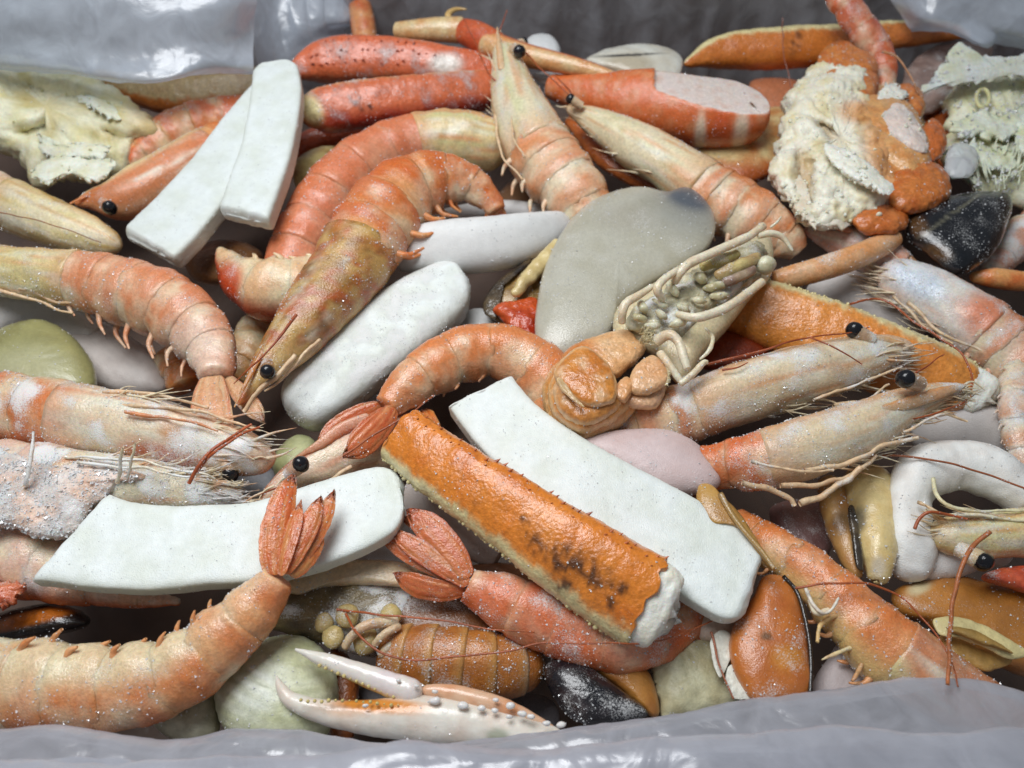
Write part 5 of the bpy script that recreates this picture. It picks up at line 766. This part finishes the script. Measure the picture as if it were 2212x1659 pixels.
lump('tail_tip', 'ragged red tail tip at the left edge', 'prawn', [(-60, 1240), (10, 1258), (54, 1262), (42, 1288), (10, 1310), (-60, 1330)], 0.9, 0.3, C(190, 84, 52), C(216, 126, 86), 'prawn', amp=0.14, sc=3, jag=2, frost=0.25)
lump('clam', 'small pale green clam in the gap below the white tube', 'clam', [(588, 1010), (600, 972), (638, 942), (675, 948), (690, 985), (665, 1025), (610, 1040)], -0.2, 0.6, C(186, 188, 140), C(170, 172, 120), 'shell', part='shell', group='clams in the box')
strip('long white squid strip lying across the front left under a tail fan', [(158, 1163, 214, 1.6), (250, 1180, 192, 1.6), (350, 1186, 182, 1.6), (460, 1180, 168, 1.6), (560, 1170, 168, 1.6), (690, 1137, 172, 1.6), (800, 1098, 160, 1.6), (872, 1068, 118, 1.5)], 0.55, skew=(0.72, 0.1), rc=(0.10, 0.55), ice=26)
strip('long white squid strip beside the big orange crab leg', [(1035, 850, 150, 1.3), (1095, 925, 152, 1.4), (1170, 990, 156, 1.5), (1270, 1052, 160, 1.6), (1400, 1128, 176, 1.6), (1530, 1214, 190, 1.6), (1622, 1275, 182, 1.6)], 0.6, skew=(0.25, -0.15), rc=(0.15, 0.5), ice=26)
crab_leg('big orange crab leg piece with dark marks lying across the front', [(862, 935, 126, 2.0), (930, 990, 138, 2.1), (1020, 1052, 150, 2.2), (1110, 1112, 164, 2.2), (1220, 1188, 184, 2.2), (1320, 1254, 200, 2.1), (1400, 1302, 206, 2.0)], dorsal=1, e=2.5, flat=0.62, edge_w=0.66, rag=(0.06, 0.2), caps=(0.12, 0.06), nub=0.055, ice=10, frost=0.1,
    spines=[(0.93, 0.03, 0.97, 34, 0.13), (0.80, 0.05, 0.95, 24, 0.10)], spots=[(1180, 1190, 60, 26, 36, 0.6), (1240, 1215, 40, 40, 0, 0.6), (1290, 1250, 44, 30, 40, 0.6), (1135, 1122, 14, 9, 0, 0.6), (1215, 1240, 30, 40, 0, 0.6), (1340, 1270, 16, 12, 0, 0.6), (1300, 1180, 12, 8, 0, .6), (1030, 1080, 14, 9, 0, .7), (1320, 1300, 10, 16, 0, 0.6)],
    cut=dict(s=[(1340, 1266, 190, 2.0), (1392, 1298, 190, 2.0), (1430, 1318, 178, 1.95), (1448, 1328, 150, 1.9)]))
PFAN = dict(tail=C(216, 108, 58), tailedge=C(196, 58, 40))
T = prawn('large orange prawn at the lower left with its tail fan on the white strip', [(-140, 1470, 180, 1.0), (-40, 1474, 186, 1.1), (60, 1480, 186, 1.2), (150, 1488, 182, 1.3), (240, 1490, 178, 1.3), (320, 1478, 170, 1.4), (400, 1446, 156, 1.5), (470, 1392, 140, 1.7), (528, 1338, 122, 1.9), (570, 1290, 98, 2.1), (600, 1248, 72, 2.3)], blotch=0.45, dorsal=-1, hf=0.22, frost=0.2, ice=30, swimlen=0.3, pal=dict(PFAN, head=C(228, 222, 192), head2=C(222, 216, 176), headedge=C(218, 150, 96), shell=C(220, 140, 86), pale=C(228, 172, 122), dark=C(212, 108, 52)), bodycol=lambda g, c, k: mix(c, C(228, 214, 176), sstep(0.0, -0.7, g.u) * (0.75 if k < 4 else 0.2)),
    fan=[(606, 1244, 648, 1088, 34, 2.6, 2.75), (594, 1242, 630, 1032, 56, 2.45, 2.7, -0.05), (584, 1248, 606, 1080, 44, 2.3, 2.4, -0.06), (614, 1240, 690, 1078, 42, 2.5, 2.65, 0.02), (622, 1240, 718, 1066, 40, 2.4, 2.5, 0.04), (628, 1246, 688, 1140, 40, 2.35, 2.4, 0.08)])
T = prawn('red orange prawn with a spread tail fan under the big orange crab leg', [(1560, 1290, 60, 0.0), (1500, 1330, 90, 0.3), (1430, 1372, 110, 0.6), (1350, 1390, 126, 0.8), (1265, 1374, 134, 0.9), (1180, 1342, 134, 1.0), (1100, 1306, 122, 1.1), (1045, 1282, 96, 1.1), (1010, 1264, 72, 1.2)], blotch=0.3, dorsal=1, head=False, nseg=6, swim=False, frost=0.3, ice=40, pal=dict(PFAN, shell=C(214, 108, 68), pale=C(222, 142, 108), dark=C(200, 78, 44), tail=C(214, 112, 68)),
    fan=[(1012, 1262, 850, 1150, 44, 1.35, 1.5), (1010, 1250, 884, 1108, 64, 1.4, 1.6, 0.06), (1000, 1255, 828, 1160, 46, 1.2, 1.3, 0.0), (1005, 1275, 856, 1242, 50, 1.1, 1.1, -0.08), (1005, 1245, 870, 1120, 40, 1.2, 1.3, 0.1)])
# second slipper lobster
T = Thing('slipper_lobster', 'frosted brown slipper lobster under the red tail fan near the front', 'slipper lobster', P(900, 1360, 0.1))
lump('', '', '', [(560, 1345), (600, 1270), (660, 1235), (760, 1230), (860, 1245), (915, 1290), (890, 1370), (820, 1418), (740, 1405), (660, 1380)], -0.1, 0.7, C(104, 92, 76), C(150, 132, 92), 'prawn', amp=0.12, sc=1.8, T=T, part='underside', frost=0.6, nsc=2.2, n=18, m=90)
lump('', '', '', [(600, 1262), (650, 1226), (740, 1212), (850, 1212), (930, 1240), (900, 1268), (800, 1264), (700, 1270), (640, 1285)], 0.5, 0.3, C(226, 198, 160), C(230, 210, 178), 'prawn', T=T, part='carapace', amp=0.03)
lump('', '', '', [(800, 1300), (900, 1270), (1010, 1300), (1090, 1340), (1150, 1400), (1060, 1420), (900, 1420), (820, 1380)], -0.1, 0.6, C(140, 92, 56), C(120, 80, 52), 'prawn', T=T, part='carapace', frost=0.35)
asp = Spine([(818, 1412, 110, 0.2), (880, 1424, 148, 0.3), (960, 1432, 158, 0.4), (1040, 1440, 150, 0.4), (1110, 1440, 128, 0.3), (1176, 1432, 80, 0.1)]); ed = np.linspace(0, 1, 7)
for k in range(6):
    g = sweep(asp, ed[k], min(ed[k + 1] + 0.03, 1), 16, 40, 0.8, rf=lambda l, u, v, t: 0.96 + 0.07 * sstep(0, 0.9, l) - 0.05 * sstep(0.93, 1, l), caps=(0.3 if k == 0 else None, 0.4 if k == 5 else None)).disp(0.03, 2.5, 3, k)
    c = mix(C(190, 122, 56), C(170, 100, 44), np.clip(fbm(g.V, 1.5, 3) + 0.4, 0, 1)); c = mix(c, C(206, 160, 96), sstep(0.6, 0.95, g.l) * 0.6); c = mix(c, C(206, 176, 150), sstep(0.8, 1, g.l) * (k > 3) * 0.6); T.add('tail_ring', g, c, 'prawn', 0.3)
for q in ([(742, 1402, 16, 0.9), (762, 1372, 20, 1.1), (795, 1350, 22, 1.2), (862, 1342, 22, 1.0)], [(806, 1396, 14, 0.9), (828, 1372, 18, 1.1), (866, 1350, 18, 1.0)], [(820, 1420, 18, 0.7), (838, 1400, 20, 0.8), (870, 1378, 18, 0.8)]): noodle(T, 'leg', q, C(222, 200, 166), 'prawn', col2=C(206, 170, 134), caps=(0.08, 0.06), m=14, frost=0.3)
for x, y, r in ((750, 1330, 0.28), (845, 1330, 0.26), (700, 1345, 0.22), (790, 1385, 0.3), (720, 1375, 0.25)): T.add('leg_base', ball(P(x, y, 0.75), r, (1, 1.1, 0.7)).disp(0.06, 3, 2, x), mix(C(206, 186, 124), C(150, 126, 90), RNG.random() * .6), 'prawn', 0.4)
T.ice(45)
lump('clam', 'round pale green clam shell in front with growth lines', 'clam', [(466, 1510), (484, 1445), (540, 1398), (605, 1374), (670, 1384), (716, 1432), (730, 1505), (712, 1575), (660, 1620), (560, 1620), (490, 1580)], 0.2, 1.0, C(210, 212, 182), C(190, 192, 150), 'shell', amp=0.03, ring=(640, 1300, 16, 0.05), part='shell', group='clams in the box', n=20, m=100, ice=18, tint=lambda g, c: mix(mix(c, C(222, 226, 216), np.clip(spot(g.X, g.Y, 555, 1490, 70, 46, -45) * 1.0, 0, 1) * 0.8), C(160, 164, 112), np.clip(0.5 + 0.5 * np.sin(np.hypot(g.X - 640, g.Y - 1330) / 5.0), 0, 1) * 0.35))
lump('clam', 'grey frosted clam between the large prawn and the bag', 'clam', [(330, 1560), (400, 1520), (450, 1470), (470, 1520), (470, 1590), (400, 1610)], -0.1, 0.5, C(190, 186, 160), C(150, 140, 110), 'shell', part='shell', group='clams in the box', ice=20)
# pale crab claw
T = Thing('crab_claw', 'white crab claw with open pincers and rows of knobs at the front', 'crab claw', P(900, 1540, 1.2), 'crab legs and claws')
WC, WC2 = C(228, 222, 210), C(222, 206, 190)
noodle(T, 'moving_finger', [(638, 1403, 6, 1.5), (690, 1422, 28, 1.5), (760, 1448, 42, 1.5), (840, 1478, 52, 1.5), (912, 1502, 60, 1.5)], WC, 'claw', col2=C(226, 214, 212), caps=(None, 0.3), n=60, m=36, tint=lambda g, c: mix(c, C(206, 186, 110), sstep(0.45, 0.75, -g.u) * sstep(0.2, 0.5, g.t)))
org = lambda g, c: mix(mix(c, C(212, 136, 50), np.clip(spot(g.X, g.Y, 830, 1524, 90, 16, 4) + 0.4 * spot(g.X, g.Y, 750, 1530, 60, 18), 0, 1)), C(130, 140, 110), spot(g.X, g.Y, 1075, 1590, 24, 16) * 0.7)
noodle(T, 'palm', [(597, 1460, 4, 1.3), (606, 1484, 20, 1.3), (632, 1514, 36, 1.3), (700, 1538, 52, 1.3), (800, 1550, 74, 1.3), (880, 1550, 92, 1.3), (960, 1556, 98, 1.3), (1060, 1570, 84, 1.3), (1150, 1588, 64, 1.3), (1225, 1600, 40, 1.2)], WC, 'claw', col2=WC2, n=110, m=48, caps=(None, 0.3), tint=org)
noodle(T, 'upper_ridge', [(912, 1490, 22, 1.5), (980, 1500, 40, 1.5), (1070, 1522, 40, 1.5), (1140, 1550, 30, 1.4), (1200, 1580, 16, 1.3)], C(222, 182, 150), 'claw', col2=C(214, 150, 106))
for x, y, r in ((938, 1514, 0.15), (1000, 1524, 0.13), (1040, 1530, 0.11), (1070, 1534, 0.10), (1104, 1524, 0.13), (1128, 1542, 0.12), (1146, 1548, 0.10), (1180, 1562, 0.12), (1212, 1566, 0.12), (900, 1482, 0.08), (940, 1494, 0.08), (1070, 1512, 0.08), (860, 1470, 0.06), (1100, 1548, .09), (790, 1524, 0.08)):
    e = P(x, y, 1.82); T.add('knob', ball(e, r * 0.66, (1.3, 0.8, 0.9), 12, 8).disp(0.04, 5, 2, x), C(230, 226, 222), 'claw', 0.0)
gs = [ball(P(x, 1538 + (x - 640) * 0.02 - 26 + (x > 800) * 6 + RNG.normal() * 1.5, 1.75), RNG.uniform(0.02, 0.05), (1, 1, 1), 6, 4) for x in np.linspace(650, 860, 15)] + [ball(P(x, 1424 + (x - 690) * 0.42 + 14, 1.6), RNG.uniform(0.02, 0.05), (1, 1, 1), 6, 4) for x in np.linspace(690, 850, 13)]
g = join(gs); T.add('teeth', g, np.tile(C(216, 196, 130), (len(g.V), 1)), 'crab', 0.1, kind='stuff'); T.ice(6)
T = lump('mussel', 'black mussel in front with a strip of orange flesh showing', 'mussel', [(1176, 1462), (1185, 1428), (1224, 1424), (1262, 1436), (1310, 1466), (1362, 1504), (1401, 1538), (1379, 1555), (1310, 1566), (1248, 1558), (1205, 1520)], 0.6, 0.55, C(26, 26, 32), C(56, 46, 46), 'mussel', group='mussels in the box', part='shell', frost=0.35, ice=40)
lump('', '', '', [(1258, 1436), (1300, 1420), (1360, 1425), (1402, 1452), (1424, 1510), (1420, 1548), (1396, 1540), (1330, 1482)], 0.35, 0.4, C(186, 128, 58), C(160, 100, 44), 'clam', T=T, part='flesh', frost=0.1)
T = lump('crab_shell', 'pale grey green crab shell shard with thin white flakes at the front', 'crab shell', [(1408, 1402), (1450, 1376), (1520, 1372), (1566, 1400), (1580, 1470), (1596, 1520), (1500, 1545), (1430, 1545)], 0.2, 0.45, C(196, 192, 158), C(176, 166, 128), 'shell', amp=0.12, sc=1.6, ice=14, jag=1)
for o in ([(1535, 1380), (1560, 1360), (1582, 1378), (1575, 1430), (1555, 1465), (1540, 1430)], [(1575, 1440), (1610, 1430), (1630, 1480), (1640, 1505), (1590, 1510), (1570, 1480)]): lump('', '', '', o, 1.0, 0.05, C(222, 220, 206), None, 'shell', T=T, part='flake', amp=0.06, sc=2)
T = lump('mussel', 'oval orange mussel meat with a dark rim beside the long orange prawn', 'mussel', [(1650, 1246), (1690, 1246), (1722, 1284), (1742, 1364), (1750, 1433), (1748, 1500), (1642, 1520), (1598, 1475), (1575, 1405), (1588, 1345), (1628, 1290)], 1.0, 0.5, C(200, 118, 50), C(180, 98, 40), 'clam', group='mussels in the box', frost=0.3, ice=34, amp=0.04, tint=lambda g, c: mix(mix(c, C(90, 66, 36), spot(g.X, g.Y, 1655, 1374, 12, 9) * 0.8), C(206, 140, 40), spot(g.X, g.Y, 1700, 1420, 34, 26) * 0.6))
g = wire([P(x, y, 1.25) for x, y in ((1692, 1244), (1724, 1284), (1745, 1364), (1752, 1433), (1750, 1500))], 0.05, 0.05, 8); T.add('dark_rim', g, C(40, 32, 26), 'mussel', 0.2)
T = lump('mussel', 'slender pointed amber mussel shell standing by the white strip end', 'mussel', [(1503, 1068), (1512, 1046), (1535, 1046), (1560, 1072), (1600, 1110), (1645, 1180), (1675, 1232), (1650, 1215), (1600, 1150), (1560, 1135), (1530, 1130), (1508, 1100)], 1.75, 0.25, C(196, 152, 80), C(166, 118, 56), 'clam', group='mussels in the box', amp=0.04, frost=0.15)
g = wire([P(x, y, 2.05) for x, y in ((1556, 1066), (1580, 1110), (1610, 1150), (1645, 1190), (1672, 1228))], 0.07, 0.05, 8); T.add('lip', g, C(170, 136, 80), 'clam', 0.3)
prawn('long smooth orange prawn going down to the bag at the lower right', [(2250, 1600, 70, 0.0), (2170, 1552, 100, 0.4), (2070, 1500, 140, 0.8), (1980, 1444, 156, 1.0), (1895, 1380, 152, 1.1), (1822, 1306, 128, 1.1), (1748, 1236, 108, 1.0), (1670, 1180, 90, 0.8), (1590, 1116, 44, 0.4)], blotch=0.25, dorsal=-1, hf=0.42, nseg=5, frost=0.2, ice=24, swimlen=0.45, pal=dict(head=C(218, 152, 112), head2=C(212, 164, 124), headedge=C(212, 134, 90), shell=C(220, 136, 80), pale=C(226, 168, 116), dark=C(212, 112, 60)), headcol=lambda g, c: mix(c, C(226, 208, 150), np.clip(spot(g.X, g.Y, 1880, 1420, 90, 44, 30) * 1.0, 0, 1) * 0.9), bodycol=lambda g, c, k: mix(c, C(228, 196, 130), sstep(-0.1, -0.8, g.u) * 0.8), legs=[dict(p=[(1790, 1320, 1.6), (1760, 1318, 1.7), (1740, 1290, 1.7)], r=0.11, c=C(232, 220, 190)), dict(p=[(1810, 1330, 1.4), (1775, 1350, 1.5), (1760, 1385, 1.5)], r=0.1, c=C(222, 190, 130)), dict(p=[(1850, 1400, 1.3), (1800, 1410, 1.4), (1775, 1425, 1.4)], r=0.1, c=C(228, 208, 160)), dict(p=[(1870, 1420, 1.2), (1850, 1450, 1.2), (1835, 1470, 1.2)], r=0.1, c=C(206, 160, 110)), dict(p=[(1735, 1265, 1.7), (1752, 1300, 1.8), (1782, 1320, 1.8), (1815, 1290, 1.9)], r=0.07, c=C(236, 230, 214))])
T = lump('mussel', 'amber mussel meat at the lower right edge under yellow shell bits', 'mussel', [(1925, 1285), (1968, 1256), (2071, 1246), (2160, 1262), (2280, 1280), (2280, 1460), (2150, 1440), (2060, 1400), (2000, 1350), (1945, 1325)], 0.2, 0.6, C(186, 124, 54), C(160, 104, 46), 'clam', group='mussels in the box', amp=0.08, sc=1.2, frost=0.2, tint=lambda g, c: mix(mix(c, C(214, 140, 36), spot(g.X, g.Y, 2195, 1270, 30, 16)), C(206, 190, 150), spot(g.X, g.Y, 1985, 1270, 26, 14, -20)))
T = Thing('crab_shell', 'two yellow cream shell slivers on the amber mussel at lower right', 'crab shell', P(2120, 1390, 1.0))
for o, z, c1 in (([(2016, 1340), (2040, 1332), (2075, 1334), (2120, 1348), (2165, 1372), (2225, 1412), (2180, 1424), (2120, 1398), (2066, 1378), (2030, 1372)], 1.3, C(224, 208, 150)), ([(2030, 1374), (2070, 1380), (2110, 1396), (2185, 1424), (2140, 1450), (2100, 1440), (2060, 1416)], 0.9, C(206, 164, 92)), ([(2040, 1354), (2090, 1358), (2150, 1384), (2190, 1412), (2140, 1398), (2080, 1376)], 1.5, C(176, 140, 76))):
    lump('', '', '', o, z, 0.14, c1, c1 * 0.8, 'shell', T=T, part='sliver', amp=0.05, sc=2)
T.ice(20)

# ================================================================== loose feelers
F = feeler
F('thin red feeler running from the dark slipper lobster to the red prawn', [(727, 1318, 0.9), (800, 1326, 1.2), (881, 1334, 1.3), (1036, 1354, 1.4), (1156, 1368, 1.8)])
F('feeler looping in a long curve over the brown slipper lobster rings', [(745, 1326, 1.0), (760, 1356, 1.3), (790, 1388, 1.4), (840, 1413, 1.4), (899, 1424, 1.4), (1036, 1412, 1.5), (1173, 1392, 1.7), (1300, 1386, 1.9), (1400, 1388, 1.8), (1480, 1366, 1.5), (1540, 1340, 1.2)])
F('rust feeler arching over the long orange prawn to the bag', [(1718, 1268, 1.9), (1779, 1259, 2.1), (1850, 1258, 2.1), (1900, 1268, 2.0), (1955, 1296, 2.0), (2002, 1344, 2.0), (2043, 1406, 2.2), (2060, 1450, 2.4), (2069, 1485, 2.6)])
F('thick upright feeler beside the yellow shell slivers', [(2139, 1150, 2.6), (2110, 1176, 2.5), (2086, 1206, 2.5), (2066, 1262, 2.4), (2056, 1330, 2.4), (2050, 1400, 2.6), (2046, 1480, 2.7)], 0.055, 0.04, C(186, 110, 64))
F('big arc of feeler round the end of the wide orange crab leg', [(1835, 657, 1.4), (1870, 648, 1.4), (1899, 648, 1.4), (1935, 664, 1.5), (1968, 690, 1.6), (2036, 734, 1.7), (2080, 770, 1.8), (2100, 812, 1.8), (2090, 858, 1.9), (2060, 880, 2.2), (2036, 890, 2.5), (1974, 904, 2.6)], 0.035, 0.025)
F('pair of red feelers crossing the frosted heads, front strand', [(410, 1044, 2.0), (430, 1008, 2.3), (465, 968, 2.4), (500, 944, 2.3), (542, 918, 2.1)], 0.05, 0.035, C(190, 96, 52))
F('pair of red feelers crossing the frosted heads, back strand', [(425, 1020, 2.0), (470, 972, 2.5), (510, 945, 2.5), (560, 924, 2.2)], 0.04, 0.03, C(190, 96, 52))
F('feeler lying over the white octopus arm at the right', [(1850, 995, 1.2), (1910, 986, 1.5), (1968, 990, 1.7), (2040, 998, 1.8), (2110, 1018, 1.8), (2240, 1062, 1.8)], 0.03, 0.025, C(176, 104, 66))
F('short rust feeler curling by the yellowish prawn head', [(1978, 1142, 1.7), (1990, 1116, 1.8), (2010, 1104, 1.9), (2050, 1110, 1.9), (2090, 1122, 1.9)], 0.045, 0.03)
F('faint feeler hanging over the orange leg by the back wall', [(1690, 40, 0.6), (1692, 100, 0.9), (1700, 150, 0.7), (1712, 210, 0.3)], 0.02, 0.02, C(160, 100, 80))
F('feeler dropping from the red tail to the torn shell', [(1905, 112, 1.8), (1935, 122, 1.9), (1960, 150, 1.8), (1985, 205, 1.5)], 0.05, 0.025, C(186, 130, 84))
F('thin feeler in front between shell shards', [(1535, 1365, 1.1), (1550, 1420, 1.2), (1565, 1470, 1.3), (1585, 1510, 1.4)], 0.03, 0.02, C(160, 92, 60))
F('pale feeler on the cream prawn at the left edge', [(-20, 455, 1.2), (60, 470, 1.3), (130, 492, 1.3), (220, 525, 1.0)], 0.02, 0.015, C(170, 110, 70))
F('red feeler lying by the curled tail fan in the centre', [(740, 985, 1.9), (800, 945, 2.1), (864, 906, 2.2), (905, 880, 2.2), (938, 855, 2.1)], 0.03, 0.02)
